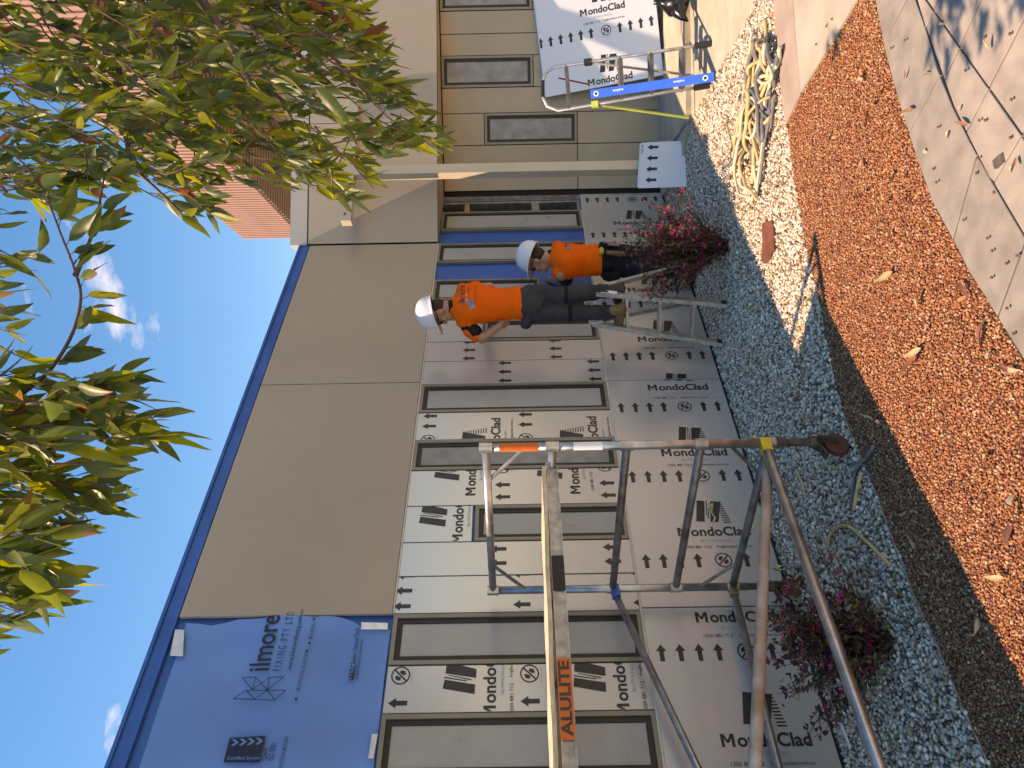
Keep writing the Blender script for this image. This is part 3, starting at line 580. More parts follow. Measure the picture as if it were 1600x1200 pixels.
ys = [313, 227, 177, 137, 87, 53, 17, -20, -60, -110, -170, -240]; A = [ya(t) for t in ys]; A[0] = 0.07
zt = ZW1 - .005; zm = zb(902, 230); zw2 = zb(833, 110); z3 = zb(757, 200)
def tp(a0, a1, b0, b1): return panel(RW, a0, a1, b0, b1, 'tan2', 0.006, 0.024)
tp(A[0], A[1], zm, zt); tp(A[0], A[1], .05, zm); tp(A[1], A[2], z3, zt); window(RW, A[1], A[2], zm, z3, 'pane2', c=.03); tp(A[1], A[2], .05, zm)
tp(A[2], A[3], .05, zt); window(RW, A[3], A[4], zw2, zt, 'pane2', c=.03); tp(A[3], A[4], .05, zw2); tp(A[4], A[5], .05, zt); tp(A[5], A[6], .05, zt)
window(RW, A[6], A[7], zw2, zt, 'pane2', c=.03); tp(A[6], A[7], .05, zw2)
for k in range(7, 11): tp(A[k], A[k + 1], .05, zt)
# plinth slab in front of the wing
sx0 = 2.30; plf = G(1083, 183).y
mb = MB(); n = 6; rr = .12; poly = [(sx0, 8.1), (sx0, plf + rr)] + [(sx0 + rr - rr * math.cos(t * math.pi / 2 / n), plf + rr - rr * math.sin(t * math.pi / 2 / n)) for t in range(n + 1)] + [(8, plf - .1), (8, 8.1)]
mb.prism(poly, -.02, .062); obj('plinth', mb, M['conc'], kind='structure', label='low concrete plinth with rounded corner under the leaning sheets', cat='plinth')
mb = MB(); mb.prism([(1.95, 7.2), (2.29, 6.85), (2.29, 8.1), (1.95, 8.15)], -.02, .04); obj('footing', mb, M['conc'], kind='structure', label='rough concrete footing at the wall corner', cat='footing')

# pergola post and beam
bz = math.radians(70); bd = Vector((math.sin(bz), math.cos(bz), 0)); bn = Vector((bd.y, -bd.x, 0))
pg = root('steel_post', at(800, 266, 7.33) * 1.0, 'cream square steel post carrying a short horizontal beam', 'post'); pg.location.z = 0; ORG[pg] = Vector(pg.location)
pc = Vector((pg.location.x, pg.location.y, 0)); F_ = Fr(pc, bd, Z, bn)
bz0 = 1.6 + (803 - 551) / 1200 * 7.18; bz1 = 1.6 + (803 - 535) / 1200 * 7.18
mb = MB(); mb.fbox(F_, -.05, .05, 0, bz0, -.05, .05); obj('post', mb, M['cream'], pg)
mb = MB(); mb.fbox(F_, -.55, .85, bz0 + .001, bz1, -.048, .048); o = obj('beam', mb, M['cream'], pg)
mb = MB(); mb.fbox(F_, -.49, -.47, bz0 + .05, bz0 + .066, .048, .056); obj('bolt', mb, M['rust'], o)
mb = MB(); mb.fbox(F_, -.08, .08, 0.0, 0.012, -.08, .08); obj('base_plate', mb, M['galvd'], pg)

# ================================================================== FAR BRICK BUILDING
tb = root('tower_building', (5, 18, 0), 'tall terracotta ribbed building with battened soffit behind the trees', 'building')
fa, fb = at(472, 370, 23), None; H1 = fa.z; far = Vector((fa.x, fa.y, 0)); fd = Vector((0.105, -1, 0)).normalized(); H2 = 1.6 + (804 - 383) / 1200 * 23
LEN = 17
FF = Fr(far, fd, Z, (-1, -.105, 0))
mb = MB(); mb.fbox(FF, 0, LEN, H1, H2, -6, 0); obj('upper_wall', mb, M['terra'], tb)
rib = None
for k in range(int(LEN / .17)):
    a = .05 + k * .17
    if rib is None:
        mb = MB(); f0 = Fr((0, 0, 0), fd, Z, FF.N); mb.fbox(f0, 0, .105, 0, H2 - H1 + .02, 0.0, .05); rib = mb.mesh('rib'); rib.materials.append(M['terra'])
    o = bpy.data.objects.new('rib', rib); COL.objects.link(o); o.parent = tb; o.location = FF.p(a, H1 - .01, 0.001) - ORG[tb]
bat = None
for k in range(int(LEN / .2)):
    if bat is None:
        mb = MB(); f0 = Fr((0, 0, 0), fd, Z, FF.N); mb.fbox(f0, 0, .12, -.06, 0, -2.15, 0); bat = mb.mesh('batten'); bat.materials.append(M['soff'])
    o = bpy.data.objects.new('soffit_batten', bat); COL.objects.link(o); o.parent = tb; o.location = FF.p(.02 + k * .2, H1 - .012, -.004) - ORG[tb]
mb = MB(); mb.fbox(FF, 0, LEN, 0, H1 - .002, -6, -2.3); obj('lower_wall', mb, M['mortar'], tb)
brk = None; nb_ = 0; mbs = MB()
f0 = Fr((0, 0, 0), fd, Z, FF.N)
mb = MB(); mb.fbox(f0, 0, .44, 0, .17, 0, .03); brk = mb.mesh('brick'); brk.materials.append(M['brick'])
for r in range(40):
    for k in range(int(LEN / .46)):
        a = k * .46 + (r % 2) * .23; b = H1 - .2 - r * .19
        if b < 0 or a > LEN - .5: continue
        px = proj(FF.p(a, b, -2.3))
        if a > 6.5 and nb_ < 290 and r < 24:
            o = bpy.data.objects.new('brick', brk); COL.objects.link(o); o.parent = tb; o.location = FF.p(a, b, -2.298) - ORG[tb]; nb_ += 1
        else: mbs.fbox(FF, a, a + .44, b, b + .17, -2.298, -2.268)
o = obj('far_bricks', mbs, M['brick'], tb, kind='stuff')
# ================================================================== SCAFFOLD
f1, f2 = G(1325, 690), G(1250, 915); fdir = (f2 - f1); FW = fdir.length; fdir.normalize(); LD = Vector((math.sin(math.radians(222)), math.cos(math.radians(222)), 0)); SL = 3.0
scf = root('mobile_scaffold', (f1 + f2) / 2, 'galvanised steel mobile scaffold frame on castors with diagonal braces', 'scaffold')
def Zp(p, z): return Vector((p.x, p.y, z))
def frame(q1, q2, nm):
    for p in (q1, q2):
        mb = MB(); mb.tube([Zp(p, .30), Zp(p, .9), Zp(p, 1.785)], .0225, 14); st = obj('standard', mb, M['galv'], scf, smooth=False)
        for poly in st.data.polygons: poly.use_smooth = len(poly.vertices) == 4
        mb = MB(); mb.tube([Zp(p, .15), Zp(p, .315)], .019, 12); obj('castor_stem', mb, M['rust'], scf)
        mb = MB(); mb.tube([Zp(p, .15), Zp(p, .165), Zp(p, .19)], [.03, .033, .026], 12); ax = LD.cross(Z)
        for sgn in (-1, 1): mb.bar(Zp(p, .155) + ax * .026 * sgn, Zp(p, .05) + ax * .026 * sgn + LD * .02, .006, .05, ax)
        mb.bar(Zp(p, .15) + LD * .03, Zp(p, .13) + LD * .10, .045, .008)
        fk = obj('castor_fork', mb, M['rust'], scf)
        c = Zp(p, .064) + LD * .02; mb = MB(); mb.tube([c - ax * .02, c - ax * .014, c + ax * .014, c + ax * .02], [.056, .062, .062, .056], 20); mb.tube([c - ax * .026, c + ax * .026], .018, 10, 1); obj('wheel', mb, [M['redrub'], M['rust']], fk)
    for z in (1.755, 1.432, 1.07, .71, .385):
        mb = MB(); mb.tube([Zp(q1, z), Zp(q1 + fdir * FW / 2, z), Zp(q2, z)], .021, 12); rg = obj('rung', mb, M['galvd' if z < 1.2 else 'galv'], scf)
        for poly in rg.data.polygons: poly.use_smooth = len(poly.vertices) == 4
        for p in (q1, q2):
            mb = MB(); mb.tube([Zp(p, z - .032), Zp(p, z + .032)], .0275, 14); obj('collar', mb, M['galv'], rg)
    for p, sg in ((q1, 1), (q2, -1)):
        mb = MB(); mb.tube([Zp(p, 1.57) + fdir * .01 * sg, Zp(p + fdir * .22 * sg, 1.748)], .010, 8); obj('knee_brace', mb, M['galv'], scf)
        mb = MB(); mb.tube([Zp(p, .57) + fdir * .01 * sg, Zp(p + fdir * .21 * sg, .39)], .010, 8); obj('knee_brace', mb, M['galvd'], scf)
frame(f1, f2, 'a'); frame(f1 + LD * SL, f2 + LD * SL, 'b')
for p, z0, z1, m_, cm, r_ in ((f2, 1.06, .157, 'galv', 'blueclip', .0195), (f2, .385, .38, 'galv', 'brass', .0195), (f1, .405, .385, 'galv', 'yellow', .0235), (f1, .385, 1.234, 'paintpole', None, .0235)):
    off = fdir * (.05 if cm is None else 0); A_ = Zp(p + LD * .035 + off, z0); B_ = Zp(p + LD * SL + off, z1)
    mb = MB(); mb.tube([A_, A_.lerp(B_, .5), B_], r_, 14); br = obj('brace', mb, M[m_], scf)
    for poly in br.data.polygons: poly.use_smooth = len(poly.vertices) == 4
    if cm:
        mb = MB(); mb.tube([Zp(p, z0 - .024), Zp(p, z0 + .024)], .028, 14); mb.bar(Zp(p, z0), A_ + (B_ - A_).normalized() * .025, .046, .046); obj('brace_clip', mb, M[cm], br)
def sticker(p, z0, z1, m_, nm):   # curved label wrapped on the camera side of a standard
    n = 7; v = (CAM - p); v.z = 0; v.normalize(); s_ = Z.cross(v); V = []
    for z in (z0, z1):
        for i in range(n):
            a = (i / (n - 1) - .5) * 2.0; V.append(Zp(p, z) + (v * math.cos(a) + s_ * math.sin(a)) * .0232)
    mb = MB(); mb.add(V, [(i, i + 1, n + i + 1, n + i) for i in range(n - 1)]); obj(nm, mb, M[m_], scf)
sticker(f1, 1.50, 1.69, 'orange', 'warning_label'); sticker(f1, 1.19, 1.33, 'white', 'printed_label')
# plank
E0 = f1 + fdir * .11; PW = .47; RZ0, RZ1 = 1.405, 1.462
pk = root('scaffold_plank', Zp(E0, RZ0), 'aluminium and plywood plank with orange lettered sticker lying across the scaffold', 'plank')
PF = Fr(Zp(E0, 0), -LD, Z, -fdir)     # a along plank towards its right end, N towards camera
PL = 3.0
for c0 in (-.025, -PW):
    mb = MB(); mb.fbox(PF, -PL, -0.035, RZ0, RZ1, c0, c0 + .025); mb.fbox(PF, -PL, -.035, RZ0, RZ0 + .008, c0 + .025, c0 + .031); mb.fbox(PF, -PL, -.035, RZ1 - .008, RZ1, c0 + .025, c0 + .031); obj('side_rail', mb, M['alud'], pk)
for c0 in (-.06, -PW + .03):
    mb = MB(); mb.fbox(PF, -.04, .03, RZ1 - .004, RZ1 + .001, c0, c0 + .03); mb.fbox(PF, .025, .03, RZ0 + .01, RZ1 - .005, c0, c0 + .03); obj('hook', mb, M['galv'], pk)
for k in range(8):
    mb = MB(); mb.fbox(PF, -.1 - k * .4, -.06 - k * .4, RZ0 + .01, RZ0 + .04, -PW + .025, -.025); obj('cross_member', mb, M['alud'], pk)
mb = MB(); n = 30; V = []
for i in range(n + 1):
    a = -.03 - (PL - .06) * i / n; lift = .012 * min(1, i / n * 2.2) + .002 * math.sin(i * 1.3)
    for b, c in ((RZ1 + .002, .010), (RZ1 + .020, .010), (RZ1 + .020, -PW - .008), (RZ1 + .002, -PW - .008)): V.append(PF.p(a, b + lift, c + .003 * math.sin(i * .8)))
F = [(0, 1, 2, 3), (4 * n + 3, 4 * n + 2, 4 * n + 1, 4 * n)] + [(4 * i + j, 4 * (i + 1) + j, 4 * (i + 1) + (j + 1) % 4, 4 * i + (j + 1) % 4) for i in range(n) for j in range(4)]
mb.add(V, F); obj('plywood_deck', mb, M['ply'], pk)
def pa(y, x=885): return PF.img(x, y, 0.0)[0]
a0, a1 = pa(1138), pa(1013); mb = MB(); mb.fbox(PF, a0, a1, RZ0 + .002, RZ1 - .001, .0062, .0072); stk = obj('sticker', mb, M['orange'], pk)
T = fit_text('ALULITE', (a1 - a0) * .92, .044, .03); print_obj('lettering', [shift(T, (a0 + a1) / 2, RZ0 + .009)], [M['ink']], PF, .0082, stk)
a0, a1 = pa(912), pa(860); mb = MB(); mb.fbox(PF, a0, a1, RZ0 + .0015, RZ1 - .0015, .0062, .0068); obj('black_patch', mb, M['black'], pk)

# ================================================================== LEANING SHEETS
def lean(name, O, Rv, T_, w, h, mats, n, label, group, prt=None, gap=.012):
    U = (T_ - O).normalized(); Rv = (Rv - U * Rv.dot(U)).normalized(); N = Rv.cross(U); N = N if N.y < 0 else -N
    for k in range(n):
        fr = Fr(O - N * gap * k + Rv * (.018 * k if k else 0) + U * (.0 if k == 0 else .012 * (k % 2)), Rv, U, N)
        mb = MB(); mb.fbox(fr, 0, w, 0, h, -.004, 0); o = obj(name, mb, M[mats], org=fr.O, label=label[min(k, len(label) - 1)], cat='panel', group=group)
        if k == 0 and prt:
            kind, (ix, iy), rows = prt; ca, cb = fr.img(ix, iy)
            if kind == 'side': f2_ = Fr(fr.O, -U, Rv, N); blk, gry = sheet_print(-cb, [ca + r for r in rows]); lim = (-h + .003, -.003, .003, w - .003)
            else: f2_ = fr; blk, gry = sheet_print(ca, [cb + r for r in rows]); lim = (.003, w - .003, .003, h - .003)
            print_obj('film_print', [clip(blk, *lim), clip(gry, *lim)], [M['ink'], M['greyink']], f2_, .0012, o)
d_ = (1.6 - .062) * 1200 / (1037 - 798.5); O_ = at(1037, 117, d_); T_ = at(853, 152, d_ + .26)
lean('cladding_sheet', O_, R2, T_, 2.4, (T_ - O_).length, 'film2', 4, ['white printed cladding sheet leaning outermost against the wing wall', 'cladding sheet stacked behind the printed sheet against the wing wall'], 'cladding sheets leaning on the wing wall', ('side', (947, 47), [-.7, 0, .7, 1.4]), .016)
O_ = G(1075, 292); Ob = G(1072, 224); T_ = at(997, 294, 7.16)
lean('offcut_panel', O_, Ob - O_, T_, (Ob - O_).length, (T_ - O_).length, 'film2', 3, ['small white printed offcut leaning on the foot of the cream post', 'blank offcut tucked behind the small printed offcut'], 'offcut panels at the post', ('up', (1022, 205), [0]), .014)

# ================================================================== STEP LADDER WITH HOOP, at the wing
FRf, FLf = G(1112, 68, .012), G(1110, 133, .012); TR, TL = at(866, 105, 6.62), at(872, 173, 6.64)
lad = root('step_ladder', (FRf + FLf) / 2, 'aluminium step ladder with hooped top standing on the concrete path', 'ladder')
hp = [FRf, FRf.lerp(TR, .5), TR, at(853, 113, 6.64), at(848, 126, 6.65), at(848, 152, 6.66), at(855, 166, 6.66), TL, TL.lerp(FLf, .5), FLf]
mb = MB(); mb.tube(hp, .0135, 10); obj('hoop_frame', mb, M['alu'], lad, smooth=True)
mb = MB(); mb.tube([at(848, 126, 6.65), at(848, 152, 6.66)], .0165, 10); obj('hoop_grip', mb, M['black'], lad)
for p, t in ((FRf, TR), (FLf, TL)):
    mb = MB(); u = (t - p).normalized(); mb.bar(p - u * .0, p + u * .13, .04, .034); obj('foot', mb, M['black'], lad)
ldn = (TR - FRf).normalized(); wdir = (FLf - FRf).normalized(); back = ldn.cross(wdir); back = back if back.y > 0 else -back
for t, dp in ((.18, .10), (.375, .10), (.57, .10), (.93, .05)):
    A_, B_ = FRf.lerp(TR, t), FLf.lerp(TL, t); mb = MB(); bh = Vector((back.x, back.y, 0)).normalized()
    mb.hexa([A_ - bh * .02 - Z * .03, B_ - bh * .02 - Z * .03, B_ + bh * dp - Z * .03, A_ + bh * dp - Z * .03, A_ - bh * .02, B_ - bh * .02, B_ + bh * dp, A_ + bh * dp]); obj('tread', mb, M['treadg'], lad)
for p, q, m_ in ((FRf.lerp(TR, .77), G(1084, 118, .07), 'alud'), (FLf.lerp(TL, .74), G(1076, 184, .07), 'lime')):
    mb = MB(); mb.tube([p + back * .01, q], .0115, 8); obj('rear_leg', mb, M[m_], lad)
    mb = MB(); mb.bar(p - ldn * .03, p + ldn * .03, .05, .045); obj('hinge', mb, M['black' if m_ == 'alud' else 'lime'], lad)
mb = MB(); mb.tube([at(873, 122, 6.7), at(921, 132, 6.8)], .007, 6); obj('red_stay', mb, M['redrub'], lad)
mb = MB(); mb.tube([at(963, 92, 6.6), at(1010, 85, 6.55), at(1057, 77, 6.6)], .003, 5); obj('cord', mb, M['black'], lad)
A_, B_ = G(1117, 122, .012) + Vector((0, -.03, 0)), at(920, 148, 6.28); u = (B_ - A_).normalized(); LVN = (CAM - A_).normalized(); LVF = Fr(A_, u, (LVN.cross(u)).normalized(), (LVN - u * LVN.dot(u)).normalized()); LL = (B_ - A_).length
mb = MB(); mb.fbox(LVF, 0, LL, -.034, .034, -.024, 0); lv = obj('spirit_level', mb, M['levelb'], org=A_, label='long bright blue spirit level leaning on the hooped step ladder', cat='level')
for a in (.08, LL - .06):
    mb = MB(); P = [LVF.p(a + .021 * math.cos(t * math.pi / 8), .021 * math.sin(t * math.pi / 8), .001) for t in range(16)]; mb.add(P, [tuple(range(16))]); vi = obj('vial', mb, M['white'], lv)
    mb = MB(); P = [LVF.p(a + .012 * math.cos(t * math.pi / 8), .012 * math.sin(t * math.pi / 8), .002) for t in range(16)]; mb.add(P, [tuple(range(16))]); obj('vial_centre', mb, M['ink'], vi)
TT = Fr(A_, -u, LVF.U if LVF.U.x > 0 else -LVF.U, LVF.N)
print_obj('lettering', [shift(fit_text('empire', .085, .024, .02), -a, -.008) for a in (LL * .28, LL * .76)][0:1] and [shift(fit_text('empire', .085, .024, .02), -LL * .28, -.008) + shift(fit_text('empire', .085, .024, .02), -LL * .76, -.008)], [M['white']], TT, .0012, lv)
mb = MB()
for e in (0, LL - .012): mb.fbox(LVF, e - .001, e + .013, -.036, .036, -.025, .001)
obj('end_cap', mb, M['black'], lv)
# black bag
bp = G(1080, -6, .062)
mb = MB(); k = 14; rr = [(.0, .02), (.03, .10), (.09, .135), (.16, .12), (.22, .06), (.26, .02), (.30, .03)]
tipv = Vector((-.8, -.25, -.1)).normalized()
mb.loft([(bp + Vector((0, .08, z + .0)), Vector((r * (1 + .15 * math.sin(i * 2.1)), 0, 0)), Vector((0, r * (1 - .1 * math.cos(i)), 0))) for i, (z, r) in enumerate(rr)], 18)
tb0 = bp + Vector((-.06, .05, .10)); mb.tube([tb0, tb0 + tipv * .07, tb0 + tipv * .12 - Z * .02, tb0 + tipv * .16 - Z * .05], [.09, .06, .03, .008], 12)
obj('rubbish_bag', mb, M['bag'], org=bp, smooth=True, label='knotted black plastic rubbish bag on the plinth', cat='bag')

# ================================================================== A-FRAME LADDER under the worker
fa_, fb_ = G(1137, 476), G(1130, 537); ta_, tb_ = at(922, 457, 5.92), at(926, 505, 6.02)
al = root('platform_ladder', (fa_ + fb_) / 2, 'small scuffed A-frame step ladder with a worker standing on it', 'ladder')
upn = (ta_ - fa_).cross(fb_ - fa_).normalized()
for p, q in ((fa_, ta_), (fb_, tb_)):
    mb = MB(); mb.bar(p, q, .032, .068, up=upn); obj('stile', mb, M['alud'], al)
    mb = MB(); u = (q - p).normalized(); mb.bar(p, p + u * .05, .036, .066, up=upn); obj('foot', mb, M['black'], al)
along = D1 * 1.0
for z in (.255, .505, .755):
    t = z / ta_.z; A_, B_ = fa_.lerp(ta_, t), fb_.lerp(tb_, t); mb = MB(); dd = along * .075
    mb.hexa([A_ - dd * .2 - Z * .022, A_ + dd - Z * .022, B_ + dd - Z * .022, B_ - dd * .2 - Z * .022, A_ - dd * .2, A_ + dd, B_ + dd, B_ - dd * .2]); obj('tread', mb, M['alu'], al)
ra_, rb_ = fa_ + D1 * .62 + N1 * .01, fb_ + D1 * .60
for p, q in ((ra_, ta_), (rb_, tb_)):
    mb = MB(); mb.bar(p, q + D1 * .03, .03, .055, up=upn); rl = obj('rear_leg', mb, M['alud'], al)
mb = MB(); mb.tube([ra_.lerp(ta_, .3), rb_.lerp(tb_, .3)], .010, 8); obj('rear_bar', mb, M['alu'], al)
mb = MB(); mb.hexa([ta_ - D1 * .02, tb_ - D1 * .02, tb_ + D1 * .07, ta_ + D1 * .07] + [p + Z * .03 for p in (ta_ - D1 * .02, tb_ - D1 * .02, tb_ + D1 * .07, ta_ + D1 * .07)]); obj('top_cap', mb, M['alud'], al)
for c in ((ra_.lerp(ta_, .86) + N1 * .016), (fa_.lerp(ta_, .86) + N1 * .02)):
    u = ((ta_ - ra_) if c is not None and (c - ra_).length < (c - fa_).length + .3 and c.x > fa_.lerp(ta_, .86).x + .03 else (ta_ - fa_)).normalized(); fr = Fr(c, -u, u.cross(N1), N1)
    mb = MB(); mb.fbox(fr, -.06, .06, -.017, .017, -.002, .0015); st = obj('label_plate', mb, M['white'], al)
    mb = MB(); mb.fbox(fr, -.055, -.005, -.012, .012, .0016, .0022); obj('label_print', mb, M['navyink'], st)
mb = MB(); mb.fbox(Fr(tb_ - Z * .05, D1, Z, N1), -.03, .03, -.03, .06, .02, .03); obj('tape_roll', mb, M['white'], al)

# ================================================================== PEOPLE
def remesh(mb, vox, smooth=6, dec=None):
    me = mb.mesh('tmp'); o = bpy.data.objects.new('tmp', me); COL.objects.link(o)
    r = o.modifiers.new('r', 'REMESH'); r.mode = 'VOXEL'; r.voxel_size = vox; r.use_smooth_shade = True
    if smooth: s_ = o.modifiers.new('s', 'SMOOTH'); s_.iterations = smooth; s_.factor = .5
    if dec: d = o.modifiers.new('d', 'DECIMATE'); d.ratio = dec
    dg = bpy.context.evaluated_depsgraph_get(); nm = bpy.data.meshes.new_from_object(o.evaluated_get(dg)); bpy.data.objects.remove(o); bpy.data.meshes.remove(me)
    return nm
def capsule(mb, A, B, ra, rb, n=12, sx=1.0, side=None):
    A, B = Vector(A), Vector(B); t = (B - A); L_ = t.length; t.normalize(); P = []; R = []
    for a in (-.98, -.7, -.35): P.append(A + t * ra * a); R.append(ra * math.sqrt(max(0.02, 1 - a * a)))
    P += [A, A.lerp(B, .5), B]; R += [ra, (ra + rb) / 2, rb]
    for a in (.35, .7, .98): P.append(B + t * rb * a); R.append(rb * math.sqrt(max(.02, 1 - a * a)))
    mb.tube(P, R, n)
def put(me, name, mats, parent, label=None):
    o_g = ORG[parent]; n = len(me.vertices); co = np.empty(n * 3); me.vertices.foreach_get('co', co); co = co.reshape(-1, 3) - np.array(o_g); me.vertices.foreach_set('co', co.ravel()); me.update()
    o = bpy.data.objects.new(name, me); COL.objects.link(o); me.materials.clear(); me.materials.append(mats); me.polygons.foreach_set('use_smooth', [True] * len(me.polygons)); o.parent = parent; ORG[o] = o_g
    if label: o['label'] = label
    return o
def wrinkle(me, amp, sc, seed):
    from mathutils import noise
    me.update(); nrm = [v.normal.copy() for v in me.vertices]
    for v, n in zip(me.vertices, nrm):
        p = v.co * sc + Vector((seed, seed * 2, 0)); p.z *= 1.7
        v.co += n * amp * (noise.noise(p) + .5 * noise.noise(p * 2.1))
def hand(mb, wrist, fdirv, palm_n, sc=1.0, curl=.5):
    f = fdirv.normalized(); n = (palm_n - f * palm_n.dot(f)).normalized(); s = f.cross(n)
    for k in (-1, 0, 1): capsule(mb, wrist + s * .018 * k * sc, wrist + f * .075 * sc + s * .024 * k * sc, .016 * sc, .014 * sc, 8)
    for k, ln_ in zip((-1.5, -.5, .5, 1.5), (.062, .074, .078, .068)):
        b = wrist + f * .085 * sc + s * .0185 * k * sc; d = (f * math.cos(curl) + n * math.sin(curl)); d2 = (f * math.cos(curl * 2.4) + n * math.sin(curl * 2.4))
        m_ = b + d * ln_ * .5 * sc; capsule(mb, b, m_, .0092 * sc, .0086 * sc, 7); capsule(mb, m_, m_ + d2 * ln_ * .5 * sc, .0086 * sc, .0076 * sc, 7)
    b = wrist + f * .025 * sc - s * .03 * sc; d = (f * .7 - s * .55 + n * .45).normalized(); capsule(mb, b, b + d * .04 * sc, .0115 * sc, .010 * sc, 7); capsule(mb, b + d * .04 * sc, b + d * .04 * sc + (d + n * .5).normalized() * .03 * sc, .010 * sc, .008 * sc, 7)
def head_rot(look, up):
    y = look.normalized(); x = y.cross(up).normalized(); z = x.cross(y).normalized(); return Matrix((x, y, z)).transposed()
def head(mb, c, R, s):
    L_ = lambda x, y, z: c + R @ Vector((x, y, z)) * s
    mb.ell(L_(0, -.005, .02), .076 * s, .095 * s, .105 * s, R, 18); mb.ell(L_(0, .035, -.06), .055 * s, .058 * s, .062 * s, R, 14)
    mb.ell(L_(0, .085, -.098), .026 * s, .02 * s, .02 * s, R, 10)
    mb.ell(L_(0, .098, -.015), .013 * s, .02 * s, .03 * s, R, 10); mb.ell(L_(0, .108, -.032), .017 * s, .016 * s, .012 * s, R, 10)
    mb.ell(L_(0, .088, -.066), .026 * s, .012 * s, .007 * s, R, 8); mb.ell(L_(0, .085, -.078), .023 * s, .012 * s, .007 * s, R, 8)
    for k in (-1, 1):
        mb.ell(L_(.077 * k, -.008, -.012), .011 * s, .022 * s, .034 * s, R, 10); mb.ell(L_(.034 * k, .082, .018), .022 * s, .014 * s, .009 * s, R, 8); mb.ell(L_(.045 * k, .062, -.03), .024 * s, .022 * s, .02 * s, R, 8)
def hat(name, c, R, s, parent):
    L_ = lambda x, y, z: c + R @ Vector((x, y, z)) * s; mb = MB(); n = 32; rings = []
    prof = [(.000, 1.0), (.02, .995), (.05, .965), (.08, .89), (.105, .76), (.122, .58), (.134, .34), (.138, .1)]
    V = []
    for z, k in prof:
        for j in range(n):
            a = 2 * math.pi * j / n; V.append(L_(.112 * k * math.cos(a), .136 * k * math.sin(a) - .004, z + .045))
    m0 = len(V)
    for j in range(n):   # brim, long peak in front
        a = 2 * math.pi * j / n; pk_ = max(0, math.sin(a)) ** 1.6; V.append(L_((.121 + .004 * pk_) * math.cos(a), .145 * math.sin(a) + .058 * pk_ - .004, .038 - .022 * pk_))
    for j in range(n):
        a = 2 * math.pi * j / n; pk_ = max(0, math.sin(a)) ** 1.6; V.append(L_((.119 + .004 * pk_) * math.cos(a), .143 * math.sin(a) + .058 * pk_ - .004, .031 - .022 * pk_))
    for j in range(n):
        a = 2 * math.pi * j / n; V.append(L_(.105 * math.cos(a), .128 * math.sin(a) - .004, .04))
    K = len(prof); F = [(i * n + j, i * n + (j + 1) % n, (i + 1) * n + (j + 1) % n, (i + 1) * n + j) for i in range(K - 1) for j in range(n)] + [tuple(range((K - 1) * n, K * n))]
    F += [(m0 + j, m0 + (j + 1) % n, (j + 1) % n, j) for j in range(n)] + [(m0 + n + j, m0 + n + (j + 1) % n, m0 + (j + 1) % n, m0 + j) for j in range(n)] + [(m0 + 2 * n + j, m0 + 2 * n + (j + 1) % n, m0 + n + (j + 1) % n, m0 + n + j) for j in range(n)]
    mb.add(V, F); h = obj(name, mb, M['hat'], parent, smooth=True)
    for x in (-.035, 0, .035):   # raised ribs along the crown
        mb = MB(); mb.tube([L_(x, .136 * math.sin(a) * math.sqrt(max(.02, 1 - (x / .112) ** 2)) - .004, .045 + .139 * math.cos(a) * math.sqrt(max(.02, 1 - (x / .112) ** 2))) for a in [(-1.15 + 2.3 * i / 12) for i in range(13)]], .005 * s, 6); obj('rib', mb, M['hat'], h, smooth=True)
    return h
def project_print(polys, fr, depth0, bvh, ax, name, mats, parent, off=.003):
    mb = MB()
    for mi, P in enumerate(polys):
        for p in P:
            V = []
            for a, b in p:
                o_ = fr.p(a, b, depth0); hit = bvh.ray_cast(o_, ax)
                if hit[0] is None: break
                V.append(hit[0] - ax * off)
            else: mb.add(V, [tuple(range(len(V)))], mi)
    if mb.F: return obj(name, mb, mats, parent)
def bvh_of(me): return BVHTree.FromPolygons([v.co.copy() for v in me.vertices], [tuple(p.vertices) for p in me.polygons])

